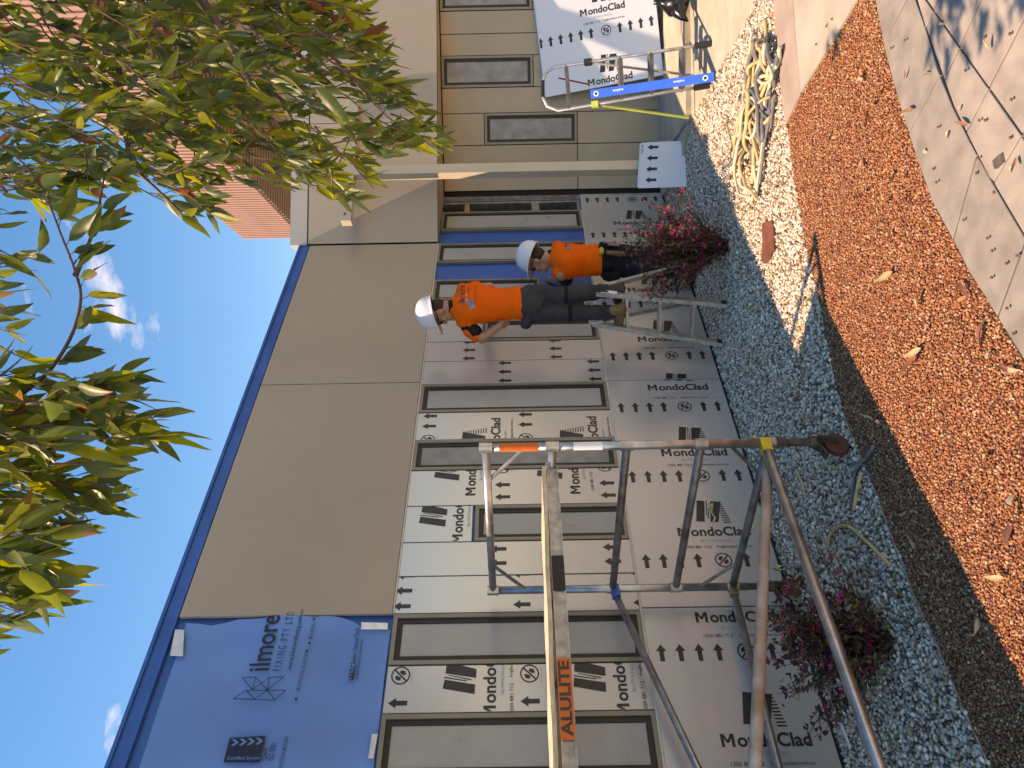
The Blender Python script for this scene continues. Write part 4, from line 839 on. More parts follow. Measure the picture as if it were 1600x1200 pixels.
def worker_a():
    D = 5.93; r_ = root('person', at(977, 478, D), 'person in orange shirt and white hard hat standing on the small ladder', 'person', None)
    j = lambda x, y, dd=0.0: at(x, y, D + dd)
    fw = Vector((-.25, .97, 0)).normalized(); rt = Vector((.97, .25, 0)).normalized()
    neck, hem = j(704, 481), j(814, 473)
    # clothing
    mb = MB(); H = lambda p, w, d: (p, rt * w, fw * d)
    mb.loft([H(j(816, 473), .128, .108), H(j(800, 473), .128, .108), H(j(782, 475), .128, .10), H(j(762, 476), .142, .108), H(j(742, 477), .153, .115), H(j(726, 478), .155, .108), H(j(716, 479), .135, .09), H(j(709, 480), .085, .07), H(j(703, 481), .06, .06)], 22)
    shR, shL = j(724, 455, .01), j(726, 504, -.01); eR, eL = j(765, 449, .12), j(753, 529, .01); wR, wL = j(757, 462, .36), j(782, 508, -.03)
    capsule(mb, shR, shR.lerp(eR, .55), .062, .060); capsule(mb, shL.lerp(neck, .1), shL.lerp(eL, .2), .06, .058)
    me = remesh(mb, .011, 5); wrinkle(me, .010, 11, 3); bv = bvh_of(me)
    sh = put(me, 'shirt', M['hivis'], r_)
    for v in (eL - shL,):
        mb = MB(); capsule(mb, shL.lerp(eL, .1), shL.lerp(eL, .62), .061, .058); me2 = remesh(mb, .01, 4); wrinkle(me2, .005, 12, 8); put(me2, 'sleeve', M['blackc'], r_, 'black lower sleeve')
        mb = MB(); A_ = shL.lerp(eL, .30) ; B_ = shL.lerp(eL, .68); o_ = (LEFT * .022 + Z * .01); capsule(mb, A_ + o_, B_ + o_ * .8, .052, .050); me3 = remesh(mb, .01, 4); wrinkle(me3, .004, 14, 5); put(me3, 'sleeve', M['hivis'], r_)
    mb = MB(); mb.tube([j(700, 481), j(706, 481), j(710, 480)], [.058, .066, .074], 18); put(remesh(mb, .008, 3), 'collar', M['blackc'], r_)
    # trousers
    mb = MB(); hipR, hipL = j(828, 461, .0), j(828, 488, 0); kR, kL = j(884, 462, -.05), j(890, 489, -.03); aR, aL = j(948, 455, .03), j(954, 488, .0)
    mb.loft([H(j(808, 473), .118, .098), H(j(822, 473), .132, .112), H(j(836, 474), .138, .115), H(j(848, 474), .12, .095)], 20)
    for h_, k_, a_ in ((hipR, kR, aR), (hipL, kL, aL)):
        capsule(mb, h_, k_, .084, .066); capsule(mb, k_, a_, .066, .058)
    mb.ell(j(822, 505, -.03), .045, .045, .05); me = remesh(mb, .011, 4); wrinkle(me, .009, 10, 6); tr = put(me, 'trousers', M['trouser'], r_)
    for k_ in (kR, kL):
        mb = MB(); mb.tube([k_ + Z * .015, k_ - Z * .015], .070, 18); put(remesh(mb, .008, 2), 'knee_band', M['blackc'], tr)
    # boots on the tread
    for a_, m_, sg in ((aR, 'bootd', 1), (aL, 'boot', -1)):
        zt = .757; b = Vector((a_.x, a_.y, zt)); to = (fw * .9 + rt * .12 * sg - rt * .25).normalized()
        mb = MB(); capsule(mb, b + Z * .03 - to * .03, b + Z * .15, .045, .047); capsule(mb, b + Z * .04 - to * .035, b + Z * .034 + to * .13, .042, .038); mb.fbox(Fr(b - to * .075, to, Z, to.cross(Z)), 0, .24, .0, .03, -.043, .043)
        bt = put(remesh(mb, .008, 3), 'boot', M[m_], r_)
        mb = MB(); capsule(mb, b + Z * .135, b + Z * .19, .056, .058); put(remesh(mb, .009, 2), 'sock', M['blackc'], r_)
    # body: one continuous skin mesh
    look = Vector((-.93, .32, -.18)); R = head_rot(look, Vector((-.05, 0, 1))); hc = j(687, 486); mb = MB(); head(mb, hc, R, .93)
    capsule(mb, hc - Z * .06 - R.col[1] * .02, j(712, 479), .054, .062); mb.loft([H(j(712, 479), .09, .06), H(j(740, 477), .12, .08), H(j(790, 474), .10, .075), H(j(830, 474), .11, .08)], 14)
    for s_, e_, w_ in ((shR, eR, wR), (shL, eL, wL)):
        capsule(mb, s_, e_, .050, .041); capsule(mb, e_, w_, .042, .028)
    for h_, k_, a_ in ((hipR, kR, aR), (hipL, kL, aL)): capsule(mb, h_, k_, .06, .05); capsule(mb, k_, a_, .05, .04)
    hand(mb, wL, (j(800, 500, .03) - wL), (rt * .6 + fw * .6), .95, .75); hand(mb, wR, Vector((-.5, .8, .3)), Vector((-.6, .2, -.5)), .95, .5)
    put(remesh(mb, .0065, 3), 'body', M['skin'], r_)
    mb = MB(); L_ = lambda x, y, z: hc + R @ Vector((x, y, z)) * .93
    mb.ell(L_(0, -.03, .01), .079 * .93, .078 * .93, .075 * .93, R, 16); put(remesh(mb, .008, 2), 'hair', M['hair'], r_)
    mb = MB()
    for k in (-1, 1): mb.ell(L_(.036 * k, .094, .012), .030, .009, .021, R, 12); mb.bar(L_(.066 * k, .085, .02), L_(.08 * k, -.01, .02), .005, .008)
    mb.bar(L_(-.01, .104, .016), L_(.01, .104, .016), .005, .006); obj('sunglasses', mb, M['black'], r_, smooth=True)
    hat('hard_hat', hc + R @ Vector((0, 0, .008)), R, .96, r_)
    # back print
    ax = fw; fr = Fr(j(728, 468) - fw * .0, rt, Z, -fw)
    T = shift(fit_text('ilmore', .155, .052, .01), .02, .0) + shift(fit_text('www.kilmorefixing', .15, .012), .02, -.085) + shift(fit_text('FIXING', .10, .014), .03, -.03)
    T2 = [[(-.10, -.035), (-.03, -.06), (-.045, -.005)], [(-.10, .03), (-.06, -.02), (-.035, .0)], [(-.085, -.07), (-.04, -.03), (-.10, -.03)], [(-.045, -.0), (-.02, -.02), (-.01, .02)]]
    T2 = [[(a - .015, b - .01) for a, b in p] for p in T2]
    project_print([T, T2], fr, .4, bv, ax, 'back_print', [M['navyink'], PB], sh)
PB = mat('pale_blue_print', (0.12, 0.27, 0.36), 0.7, var=0.5, vscale=30)
def worker_b():
    D = 6.72; gz = 1920 / D; r_ = root('person', Zp(at(1080, 408, D), 0), 'person in orange shirt with tool belt reaching to the wall behind the pink flowered bush', 'person', None)
    j = lambda x, y, dd=0.0: at(x, y, D + dd)
    fw = Vector((-.62, .78, 0)).normalized(); rt = Vector((.78, .62, 0)).normalized(); H = lambda p, w, d: (p, rt * w, fw * d)
    neck = j(858, 403)
    mb = MB(); mb.loft([H(j(944, 405, .02), .155, .125), H(j(930, 406, .02), .15, .125), H(j(912, 407, .02), .15, .125), H(j(893, 408), .168, .135), H(j(877, 406), .17, .125), H(j(867, 404), .14, .10), H(j(861, 403), .085, .08), H(j(857, 402), .06, .06)], 22)
    shR, shL = j(872, 388, .06), j(876, 429, -.06); eR, eL = j(886, 403, .33), j(887, 439, .08); wR, wL = j(868, 428, .42), j(858, 437, .26)
    capsule(mb, shR, shR.lerp(eR, .6), .066, .062); capsule(mb, shL.lerp(neck, .15), shL.lerp(eL, .3), .062, .058)
    me = remesh(mb, .011, 5); wrinkle(me, .010, 9, 13); bv = bvh_of(me); sh = put(me, 'shirt', M['hivis'], r_)
    mb = MB(); capsule(mb, shL.lerp(eL, .35), shL.lerp(eL, .78), .063, .060); me2 = remesh(mb, .01, 4); wrinkle(me2, .005, 12, 3); put(me2, 'sleeve', M['blackc'], r_, 'black lower sleeve')
    mb = MB(); mb.tube([j(855, 402), j(861, 402), j(866, 403)], [.06, .07, .085], 18); put(remesh(mb, .008, 3), 'collar', M['blackc'], r_)
    hipR, hipL = j(955, 395, .02), j(955, 418, -.02); kR, kL = j(1012, 398, -.03), j(1012, 422, -.05)
    aR, aL = Zp(j(1060, 396, .0), .10), Zp(j(1060, 424, -.02), .10)
    mb = MB(); mb.loft([H(j(936, 405, .02), .14, .115), H(j(950, 406, .02), .155, .13), H(j(968, 407, .0), .16, .13), H(j(980, 407, 0), .13, .1)], 20)
    for h_, k_, a_ in ((hipR, kR, aR), (hipL, kL, aL)): capsule(mb, h_, k_, .09, .07); capsule(mb, k_, a_, .07, .058)
    me = remesh(mb, .011, 4); wrinkle(me, .009, 10, 26); put(me, 'trousers', M['navyc'], r_)
    for a_ in (aR, aL):
        b = Zp(a_, .015); mb = MB(); capsule(mb, b + Z * .03 - fw * .03, b + Z * .15, .045, .047); capsule(mb, b + Z * .04 - fw * .035, b + Z * .034 + fw * .13, .042, .038); put(remesh(mb, .009, 3), 'boot', M['bootd'], r_)
    look = (LEFT * .80 + Z * .22 + Vector((0, 1, 0)) * .45); upv = (Z * .75 + Vector((.62, 0, 0))).normalized(); R = head_rot(look, upv); hc = j(840, 405); mb = MB(); head(mb, hc, R, .98)
    capsule(mb, hc - R.col[2] * .05 - R.col[1] * .02, j(866, 403), .056, .065); mb.loft([H(j(866, 403), .09, .06), H(j(890, 407), .13, .09), H(j(930, 406), .11, .09), H(j(960, 406), .12, .09)], 14)
    for s_, e_, w_ in ((shR, eR, wR), (shL, eL, wL)): capsule(mb, s_, e_, .052, .043); capsule(mb, e_, w_, .044, .03)
    for h_, k_, a_ in ((hipR, kR, aR), (hipL, kL, aL)): capsule(mb, h_, k_, .06, .05); capsule(mb, k_, a_, .05, .04)
    hand(mb, wL, Vector((-.5, .6, .3)), Vector((.3, .4, -.8)), 1.0, .55); hand(mb, wR, Vector((-.6, .5, .2)), Vector((.3, .4, -.8)), 1.0, .55)
    put(remesh(mb, .0068, 3), 'body', M['skin'], r_)
    mb = MB(); L_ = lambda x, y, z: hc + R @ Vector((x, y, z)) * .98
    mb.ell(L_(0, -.03, .01), .079, .078, .075, R, 16); put(remesh(mb, .008, 2), 'hair', M['hair'], r_)
    mb = MB()
    for k in (-1, 1): mb.ell(L_(.036 * k, .094, .012), .031, .009, .022, R, 12); mb.bar(L_(.066 * k, .085, .02), L_(.08 * k, -.01, .02), .005, .008)
    mb.bar(L_(-.01, .104, .016), L_(.01, .104, .016), .005, .006); obj('sunglasses', mb, M['black'], r_, smooth=True)
    hat('hard_hat', hc + R @ Vector((0, 0, .008)), R, 1.03, r_)
    # tool belt with pouches and tools
    mb = MB(); mb.loft([H(j(938, 405, .02), .166, .136), H(j(948, 405, .02), .168, .138)], 24); belt = obj('tool_belt', mb, M['blackc'], r_, smooth=True)
    for x, y, dd, a, b_, c in ((948, 384, -.05, .04, .055, .075), (955, 431, -.08, .055, .05, .09), (950, 415, -.14, .04, .03, .05)):
        mb = MB(); mb.ell(j(x, y, dd), a, b_, c, None, 12); put(remesh(mb, .009, 2), 'pouch', M['blackc'], belt)
    mb = MB(); capsule(mb, j(950, 395, -.15), j(974, 397, -.15), .02, .022, 10); obj('hammer_handle', mb, M['leather'], belt, smooth=True)
    mb = MB(); mb.ell(j(940, 392, -.15), .035, .02, .022, None, 12); obj('tape_measure', mb, M['yellow'], belt, smooth=True)
    for x, y in ((945, 378), (952, 382)): mb = MB(); capsule(mb, j(x, y, -.1), j(x + 14, y + 1, -.1), .015, .02, 10); obj('tool', mb, M['galvd'], belt, smooth=True)
    fr = Fr(j(886, 396), rt, Z, -fw); T = shift(fit_text('ilmore', .10, .03, .01), .03, 0) + shift(fit_text('FIXING PTY LTD', .11, .01), .03, -.02)
    T2 = [[(-.05, -.03), (-.02, -.045), (-.03, .0)], [(-.05, .015), (-.03, -.02), (-.012, .005)], [(-.045, -.05), (-.015, -.02), (-.05, -.02)]]
    project_print([T, T2], fr, .5, bv, fw, 'back_print', [M['navyink'], PB], sh)
worker_a(); worker_b()

# ================================================================== RODS, DEBRIS
def rod(pts, r, m_, label, group, z=None, n=7):
    # smooth the polyline
    P = [Vector(p) for p in pts]; Q = []
    for i in range(len(P) - 1):
        p0, p1, p2, p3 = P[max(i - 1, 0)], P[i], P[i + 1], P[min(i + 2, len(P) - 1)]
        for k in range(4):
            t = k / 4; Q.append(.5 * ((2 * p1) + (p2 - p0) * t + (2 * p0 - 5 * p1 + 4 * p2 - p3) * t * t + (3 * p1 - p0 - 3 * p2 + p3) * t ** 3))
    Q.append(P[-1]); mb = MB(); mb.tube(Q, r, n); return obj('foam_rod', mb, M[m_], org=Q[len(Q) // 2], smooth=True, label=label, cat='foam rod', group=group)
hA, hB = G(1208, 62), G(1172, 292); hx = (hB - hA); HL = hx.length; hx.normalize(); hy = Vector((-hx.y, hx.x, 0))
rnd = random.Random(11)
lab = {'rodtan': 'tan foam rod tangled in the heap on the pebbles', 'rodpale': 'pale straw foam rod tangled in the heap on the pebbles', 'rodgrey': 'grey foam rod tangled in the heap on the pebbles'}
for i in range(86):
    m_ = rnd.choice(['rodtan', 'rodtan', 'rodpale', 'rodpale', 'rodgrey', 'rodgrey']); n = rnd.choice([5, 6, 7]); u = rnd.uniform(.05, .75) * HL; w = rnd.gauss(0, .15); ang = rnd.gauss(0, .5) + (math.pi if rnd.random() < .4 else 0); cur = rnd.gauss(0, 1.0); st = rnd.uniform(.07, .12); z = .028 + .075 * rnd.random() * (1 - min(1, abs(w) / .22)); pts = []
    for k in range(n):
        uu = max(.0, min(HL, u)); ww = max(-.30, min(.30, w)); hump = max(0, 1 - (ww / .25) ** 2) * .05
        pts.append(hA + hx * uu + hy * ww + Z * (.02 + (z * .7 + hump) * (0.4 if k in (0, n - 1) else 1) + rnd.uniform(-.01, .012)))
        u += math.cos(ang) * st; w += math.sin(ang) * st * .7; ang += cur * .35 + rnd.gauss(0, .25)
        if u < 0 or u > HL: ang = math.pi - ang
        if abs(w) > .28: ang = -ang
    rod(pts, rnd.uniform(.009, .0135), m_, lab[m_], 'foam rods heaped on the pebbles' if True else None)
gz_ = lambda pts, z=.024: [G(*p, z) for p in pts]
rod(gz_([(1293, 857), (1296, 838), (1308, 824), (1325, 822), (1345, 838), (1370, 862), (1391, 884)]), .0085, 'rodtan', 'single hooked tan foam rod lying in the shade on the pebbles', None)
rod(gz_([(1365, 697), (1352, 716), (1338, 732), (1333, 760), (1330, 797)]), .009, 'rodgrey', 'dark grey rod curling across pebbles by the red gravel', None)
rod(gz_([(1346, 738), (1340, 760), (1334, 796)]), .009, 'rodtan', 'short tan rod beside the dark grey curled rod', None)
rod(gz_([(1243, 733), (1252, 752), (1258, 775)]), .006, 'rodtan', 'thin short tan rod lying near the scaffold castor', None)
rod(gz_([(1135, 192), (1140, 215)]), .009, 'rodtan', 'straight tan rod end lying on sunlit pebbles beside the offcuts', None)
rod(gz_([(1195, 30), (1197, 62), (1195, 80)]), .012, 'rodtan', 'straight tan rod pointing out of the heap toward the path', None)
mb = MB(); mb.prism(gp([(1196, 350), (1211, 344), (1214, 352), (1216, 390), (1211, 395), (1210, 404), (1198, 412), (1195, 402), (1197, 375)]), .012, .024); obj('metal_plate', mb, M['redplate'], org=G(1205, 378), label='flat red oxide plate lying on sunlit pebbles', cat='plate')
mb = MB(); q = G(1321, 1150, .03); d = (G(1310, 1132, .03) - G(1324, 1168, .03)); mb.bar(q - d / 2, q + d / 2, .02, .006); obj('packer_strip', mb, M['white'], org=q, label='white plastic strip lying on pebbles at the wall foot', cat='strip')
def leafmesh(L_, w, col, fold=.25, bend=.2, seed=0, seg=7):
    rn = random.Random(seed); V = []; F = []; C_ = []; tw = rn.uniform(-.5, .5)
    for i in range(seg + 1):
        t = i / seg; ww = w * (math.sin(math.pi * t ** .75) ** .85 if 0 < t < 1 else 0) * (1 - .15 * t) + .0006; y = L_ * t; z = -bend * L_ * t * t; a = tw * t; wav = .06 * w * math.sin(i * 2.2 + seed)
        cx = .06 * L_ * math.sin(t * 2.5 + seed)
        for s_, zz in ((-1, fold * ww), (-.5, fold * .42 * ww), (0, 0), (.5, fold * .42 * ww), (1, fold * ww)):
            x = s_ * ww; V.append(Vector((cx + x * math.cos(a) - zz * math.sin(a), y, z + x * math.sin(a) + zz * math.cos(a) + wav * abs(s_))))
    for i in range(seg):
        for k in range(4): F.append((i * 5 + k, i * 5 + k + 1, i * 5 + k + 6, i * 5 + k + 5))
    return V, F
def leaf_data(name, L_, w, col, seed, tip=None, **k):
    V, F = leafmesh(L_, w, col, seed=seed, **k); mb = MB(); n = len(F)
    for i, f in enumerate(F):
        c = col
        if tip and i > n * .72: c = tip
        mb.F.append(f); mb.M.append(0); mb.C.append(c)
    mb.V = V; return mb
dryv = []
for i, (c, L_, w, b) in enumerate((((.30, .13, .06), .085, .012, -.5), ((.42, .22, .09), .07, .010, .5), ((.48, .33, .18), .06, .012, -.7), ((.22, .08, .05), .09, .011, .4), ((.5, .4, .26), .045, .012, .6))):
    me = leaf_data('d', L_, w, c, i, fold=.8, bend=b).mesh('dry_leaf', smooth=True); me.materials.append(M['dry']); dryv.append(me)
rl = random.Random(5)
red_pts = [(1290, 45), (1312, 62), (1345, 105), (1340, 122), (1350, 108), (1378, 140), (1367, 165), (1352, 170), (1350, 185), (1290, 225), (1345, 250), (1398, 270), (1348, 300), (1390, 310), (1415, 305), (1270, 265), (1390, 360), (1500, 440), (1495, 470), (1432, 480), (1395, 425), (1448, 520), (1440, 545), (1432, 550), (1545, 560), (1560, 570), (1575, 575), (1540, 495), (1535, 505), (1535, 715), (1580, 790), (1585, 815), (1572, 850), (1570, 905), (1530, 965), (1430, 860), (1365, 655), (1375, 660), (1310, 700), (1500, 1050), (1490, 930)]
pav_pts = [(1412, 125), (1444, 115), (1428, 170), (1442, 235), (1467, 35), (1545, 78), (1588, 245), (1580, 260), (1481, 205), (1500, 165), (1512, 195)]
for i, (x, y) in enumerate(red_pts + pav_pts):
    onp = i >= len(red_pts); o = bpy.data.objects.new('dry_leaf', dryv[rl.randrange(5)]); COL.objects.link(o); o.location = G(x, y, .022 if onp else .026); o.rotation_euler = (rl.uniform(-.25, .25), rl.uniform(-.35, .35), rl.uniform(0, 6.28)); s_ = rl.uniform(.7, 1.25); s_ *= .62 if onp else .9; o.scale = (s_, s_, s_)
    tag(o, 'curled dry gum leaf fallen on the paving slabs' if onp else 'curled dry gum leaf fallen on the red gravel', 'leaf', 'dry leaves on the paving' if onp else 'dry leaves on the red gravel')
nutm = MB(); nutm.loft([((0, 0, 0), (.002, 0, 0), (0, .002, 0)), ((0, 0, .003), (.006, 0, 0), (0, .006, 0)), ((0, 0, .010), (.0065, 0, 0), (0, .0065, 0)), ((0, 0, .013), (.0045, 0, 0), (0, .0045, 0))], 9); nut = nutm.mesh('gum_nut', smooth=True); nut.materials.append(M['leather'])
for x, y in [(1414, 62), (1394, 75), (1539, 57), (1579, 50), (1580, 154), (1511, 108), (1540, 190), (1530, 189), (1579, 217), (1457, 266), (1465, 283), (1525, 273), (1554, 302), (1468, 198), (1506, 346), (1542, 373), (1550, 390), (1573, 414), (1588, 400), (1549, 432), (1582, 520), (1574, 483), (1530, 245), (1300, 28), (1276, 70), (1294, 70)]:
    o = bpy.data.objects.new('gum_nut', nut); COL.objects.link(o); o.location = G(x, y, .021); o.rotation_euler = (rl.uniform(.8, 1.8), 0, rl.uniform(0, 6.28)); o.scale = (.75, .75, .75); tag(o, 'small brown gum nut lying on the paving', 'gum nut', 'gum nuts on the paving')
mb = MB(); q = G(1563, 252, .014); mb.fbox(Fr(q, (1, .3, 0), Z), -.015, .015, 0, .012, -.02, .02); obj('packer_block', mb, M['galvd'], org=q, label='small dark plastic packer block lying on pink paving', cat='block')

# ================================================================== PLANTS
def orient(o_, d, up=None):
    d = d.normalized(); x = d.cross(up or Z)
    if x.length < .05: x = d.cross(Vector((1, 0, 0)))
    x.normalize(); z = x.cross(d); return Matrix((x, d, z)).transposed()
def scatter_mesh(items, variants):
    """items: (position, 3x3, scale, variant) -> one joined mesh"""
    VV, FF_, CC, b = [], [], [], 0
    for p, R, s_, k in items:
        mb_ = variants[k]; A = np.array([tuple(v) for v in mb_.V]) * s_; Rm = np.array(R); VV.append(A @ Rm.T + np.array(p)); FF_ += [tuple(i + b for i in f) for f in mb_.F]; CC += mb_.C; b += len(mb_.V)
    out_ = MB(); out_.V = [Vector(v) for v in np.concatenate(VV)]; out_.F = FF_; out_.M = [0] * len(FF_); out_.C = CC; return out_
def bush(base, rx, ry, h, nstem, label, seed, reach, flw=.2):
    rn = random.Random(seed); r_ = root('flowering_shrub', base, label, 'shrub', 'pink flowered shrubs along the wall'); stems = MB(); li, fi = [], []
    lv = []
    for k, c in enumerate(((.07, .085, .035), (.075, .03, .035), (.035, .025, .022), (.17, .18, .08), (.06, .06, .03))): lv.append(leaf_data('l', .034, .009, c, k, fold=.3, bend=.3, seg=3))
    pv = []
    for k, c in enumerate(((.50, .03, .10), (.36, .02, .07), (.58, .10, .18))):
        f = MB()
        for q in range(5):
            a = q * 1.256 + k; d = Vector((math.cos(a), math.sin(a), .5)); s_ = Vector((-math.sin(a), math.cos(a), 0)) * .0028; V = [-s_, s_, d * .014 + s_ * 1.2, d * .014 - s_ * 1.2, d * .026 + s_ * .6 - Z * .004, d * .026 - s_ * .6 - Z * .004]
            b = len(f.V); f.V += V
            for t in ((0, 1, 2, 3), (3, 2, 4, 5)): f.F.append(tuple(i + b for i in t)); f.M.append(0); f.C.append(c)
        pv.append(f)
    for s_ in range(nstem):
        a = rn.uniform(0, 6.28); tilt = rn.uniform(.1, 1.0); rr = Vector((math.cos(a) * rx, math.sin(a) * ry, 0)) * tilt; hh = h * rn.uniform(.55, 1.0) * (1.05 - .35 * tilt) * (reach(a) if reach else 1)
        P = []; n = 7
        for k in range(n):
            t = k / (n - 1); P.append(base + rr * (t ** .9) + Z * hh * (t ** .8) + Vector((rn.gauss(0, .012), rn.gauss(0, .012), 0)) * (1 if k else 0))
        stems.tube(P, [.005 * (1 - .75 * k / (n - 1)) for k in range(n)], 5, 0, False)
        for k in range(1, n):
            for q in range(rn.randint(5, 8)):
                t = rn.random(); p = P[k - 1].lerp(P[k], t) + Vector((rn.gauss(0, .019), rn.gauss(0, .019), rn.gauss(0, .016))); p.z = max(p.z, .02)
                d = Vector((rn.gauss(0, 1), rn.gauss(0, 1), rn.gauss(.3, .7))); li.append((p, orient(None, d, Vector((rn.gauss(0, 1), rn.gauss(0, 1), 1))), rn.uniform(.6, 1.15), rn.choice([0, 1, 1, 2, 3, 4])))
                if rn.random() < flw: fi.append((p + Vector((rn.gauss(0, .015), rn.gauss(0, .015), .012)), orient(None, Vector((rn.gauss(0, 1), rn.gauss(0, 1), .5))), rn.uniform(.7, 1.3), rn.randrange(3)))
    obj('stems', stems, M['twig'], r_, kind='stuff')
    obj('foliage', scatter_mesh(li, lv), M['leaf'], r_, kind='stuff'); obj('flowers', scatter_mesh(fi, pv), M['petal'], r_, kind='stuff')
b1 = G(1138, 385); bush(Zp(b1, 0), .46, .34, .84, 105, 'bushy shrub with bright pink flowers in front of the wall corner', 3, None, .15)
b2 = G(1392, 1003); bush(Zp(b2, 0), .44, .42, .56, 80, 'low dark shrub with magenta flowers in shade beside the scaffold', 9, None, .07)

# ------------------------------------------------------------------ gum tree overhead
tr0 = Vector((2.5, .9, 0)); tree = root('gum_tree', tr0, 'gum tree with hanging green leaves overhead, backlit yellow tinted into some', 'tree')
mb = MB(); TP = [tr0 + Vector(p) for p in ((0, 0, -.03), (.02, .02, .7), (-.05, .06, 1.5), (-.1, .2, 2.3), (-.05, .35, 3.1), (.05, .5, 4.0), (0, .6, 5.0))]; mb.tube(TP, [.13, .11, .10, .09, .075, .055, .03], 14); obj('trunk', mb, M['bark'], tree, smooth=True)
LIMB = [[TP[3], Vector((2.1, 1.7, 3.0)), at(-120, 60, 2.9), at(-60, 210, 2.9), at(10, 300, 2.8)], [TP[4], Vector((1.9, 1.6, 3.7)), at(-420, 250, 2.5), at(-280, 520, 2.2), at(-120, 720, 2.0), at(-60, 900, 1.9)],
        [TP[3], Vector((2.2, 1.6, 2.7)), at(150, -120, 2.9), at(180, 40, 2.9), at(190, 170, 2.85), at(205, 260, 2.8)], [TP[2], Vector((2.2, 1.7, 2.1)), at(300, -150, 3.0), at(420, -10, 3.0), at(520, 90, 2.95), at(600, 160, 2.95)],
        [TP[3], Vector((2.2, 1.6, 2.6)), at(230, -140, 2.75), at(330, 20, 2.75), at(390, 130, 2.7), at(430, 210, 2.7)], [at(-280, 520, 2.2), at(-150, 600, 2.15), at(-10, 628, 2.1), at(62, 594, 2.1), at(108, 532, 2.1), at(126, 470, 2.12), at(118, 425, 2.15), at(95, 365, 2.2), at(70, 300, 2.25)],
        [at(118, 430, 2.15), at(133, 395, 2.2), at(150, 345, 2.25), at(163, 275, 2.3)], [at(-120, 720, 2.0), at(-30, 660, 2.0), at(60, 640, 2.0), at(150, 612, 2.0)], [at(-120, 720, 2.0), at(-20, 730, 1.95), at(60, 745, 1.95), at(120, 770, 1.95)],
        [at(-60, 900, 1.9), at(0, 880, 1.9), at(50, 870, 1.88)], [at(205, 260, 2.8), at(250, 300, 2.8), at(285, 335, 2.8)], [at(-60, 210, 2.9), at(60, 240, 2.9), at(160, 250, 2.85)]]
for k, P in enumerate(LIMB):
    Q = []
    for i in range(len(P) - 1):
        p0, p1, p2, p3 = P[max(i - 1, 0)], P[i], P[i + 1], P[min(i + 2, len(P) - 1)]
        for q in range(5):
            t = q / 5; Q.append(.5 * ((2 * p1) + (p2 - p0) * t + (2 * p0 - 5 * p1 + 4 * p2 - p3) * t * t + (3 * p1 - p0 - 3 * p2 + p3) * t ** 3))
    Q.append(P[-1]); LIMB[k] = Q; r0 = .035 if k < 5 else .0085; r1 = .006 if k < 5 else .0025
    mb = MB(); mb.tube(Q, [r0 + (r1 - r0) * (i / (len(Q) - 1)) ** .7 for i in range(len(Q))], 9); obj('branch', mb, M['bark' if k < 5 else 'twig'], tree, smooth=True)
RM = [(-260, -200), (-260, 350), (0, 330), (90, 322), (150, 296), (230, 300), (275, 350), (330, 335), (345, 290), (420, 285), (480, 300), (540, 318), (585, 305), (610, 262), (640, 225), (690, 232), (690, 205), (640, 150), (600, 95), (575, 30), (560, -60), (420, -200)]
LM = [(-250, 560), (40, 575), (140, 590), (215, 565), (285, 575), (275, 630), (255, 685), (180, 715), (205, 770), (130, 800), (100, 850), (90, 905), (60, 960), (20, 995), (-80, 1040), (-250, 1010)]
LC = [((.095, .125, .024), None), ((.060, .090, .024), None), ((.135, .165, .028), None), ((.28, .28, .03), None), ((.14, .165, .035), (.30, .15, .05)), ((.24, .09, .04), None), ((.095, .13, .06), None)]  # yellow and paler greens carry the sunlit, backlit look in their colour
LVAR = []
for k, (c, tp_) in enumerate(LC):
    for q in range(3): LVAR.append(leaf_data('leaf', random.Random(k * 7 + q).uniform(.085, .135), random.Random(k * 5 + q).uniform(.0135, .020), c, k * 3 + q, tip=tp_, fold=.22, bend=random.Random(k + q).uniform(-.15, .3)))
LW = [5, 3.2, 5, 2.8, 1.6, .35, 1.8]
tw = MB(); items = []; rt_ = random.Random(21)
def leafset(p, tang, sz=1.0, rn=rt_, hang=1.0, poly=None, col=None):
    d = (-Z * hang + tang * .45 + Vector((rn.gauss(0, .5), rn.gauss(0, .5), rn.gauss(0, .3)))).normalized(); pet = p + d * rn.uniform(.010, .022) + tang * .008
    if poly is not None:
        e = pet + d * .06 * sz
        if not (inpoly(proj(pet), poly) and (inpoly(proj(e), poly) or rn.random() < .45)): return
    tw.tube([p, pet], [.0014, .0011], 4, 0, False)
    k = rn.choices(range(len(LC)), LW)[0] if col is None else col; up = Vector((rn.gauss(0, 1), rn.gauss(0, 1), rn.gauss(0, .4)))
    items.append((pet, orient(None, d, up), sz * rn.uniform(.75, 1.2), k * 3 + rn.randrange(3)))
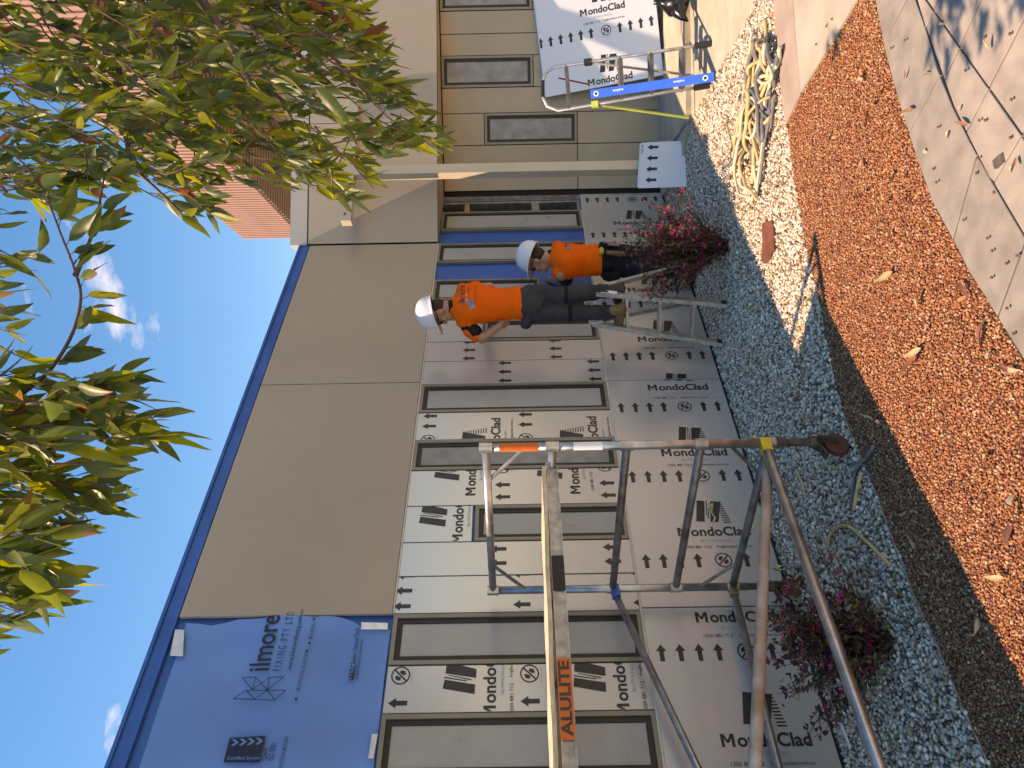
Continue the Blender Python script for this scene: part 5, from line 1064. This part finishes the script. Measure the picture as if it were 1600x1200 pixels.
def twigs(poly, n, dep, dirx, diry, lens, sz=1.0, dens=.026, box=None):
    xs = [p[0] for p in poly]; ys_ = [p[1] for p in poly]; c = 0; g_ = 0
    while c < n and g_ < n * 30:
        g_ += 1; x, y = rt_.uniform(min(xs), max(xs)), rt_.uniform(min(ys_), max(ys_))
        if not inpoly((x, y), poly): continue
        c += 1; d0 = rt_.uniform(*dep); P = [at(x, y, d0)]; dv = (IX * rt_.gauss(dirx, .35) + IY * rt_.gauss(diry, .45) + FWD * rt_.gauss(0, .3)).normalized(); L_ = rt_.uniform(*lens); m_ = 6
        for k in range(m_):
            dv = (dv + Vector((rt_.gauss(0, .14), rt_.gauss(0, .14), rt_.gauss(-.07, .12)))).normalized(); q = P[-1] + dv * L_ / m_
            if not inpoly(proj(q), poly): break
            P.append(q)
        if len(P) < 3: continue
        tw.tube(P, [.0034 * (1 - .75 * k / (len(P) - 1)) for k in range(len(P))], 5, 0, False)
        for k in range(len(P) - 1):
            seg = (P[k + 1] - P[k]); t = rt_.random() * dens
            while t < seg.length:
                if k > 0 or rt_.random() < .4: leafset(P[k] + seg * (t / seg.length), seg.normalized(), sz, poly=poly)
                t += dens * rt_.uniform(.6, 1.5)
        leafset(P[-1], dv, sz, poly=poly)
twigs(RM, 310, (2.3, 3.4), .8, .45, (.25, .5), .86)
twigs(LM, 95, (1.7, 2.3), .85, .1, (.2, .4), 1.0)
CM = [(-200, 330), (20, 330), (70, 360), (60, 430), (30, 470), (45, 520), (60, 575), (-200, 575)]
twigs(CM, 16, (2.0, 2.6), .8, .2, (.2, .35), .95, .04)
OFF = [(-900, -100), (-900, 900), (-220, 1100), (-220, -100)]
twigs(OFF, 26, (2.0, 3.0), .6, .2, (.3, .5), 1.05, .035)
for k in (5, 6, 7, 8, 9, 10, 11):   # leaves along the thin visible branches
    Q = LIMB[k]
    for i in range(3, len(Q) - 1):
        for q in range(1 if k in (5, 6, 10) else 2):
            if rt_.random() < (.85 if k != 5 or i > 8 else .4): leafset(Q[i].lerp(Q[i + 1], rt_.random()), (Q[i + 1] - Q[i]).normalized(), 1.0, hang=.95)
    leafset(Q[-1], (Q[-1] - Q[-2]).normalized()); leafset(Q[-1], (Q[-1] - Q[-2]).normalized())
obj('twigs', tw, M['twig'], tree, kind='stuff')
# the 300 leaves that show largest are parts, the rest one mass
def show(it):
    x, y = proj(it[0]); d = (it[0] - CAM).dot(FWD); return -99 if not (-20 < x < 1600 and 0 < y < 1200) or d < .3 else it[2] / d
order = sorted(range(len(items)), key=lambda i: -show(items[i])); big = order[:300]
lme = []
for v in LVAR:
    me = v.mesh('leaf', smooth=True); me.materials.append(M['leaf']); lme.append(me)
for i in big:
    p, R, s_, k = items[i]; o = bpy.data.objects.new('leaf', lme[k]); COL.objects.link(o); o.parent = tree; o.matrix_local = Matrix.Translation(p - tr0) @ R.to_4x4() @ Matrix.Scale(s_, 4)
fo = obj('foliage', scatter_mesh([items[i] for i in order[300:]], LVAR), M['leaf'], tree, smooth=True, kind='stuff')
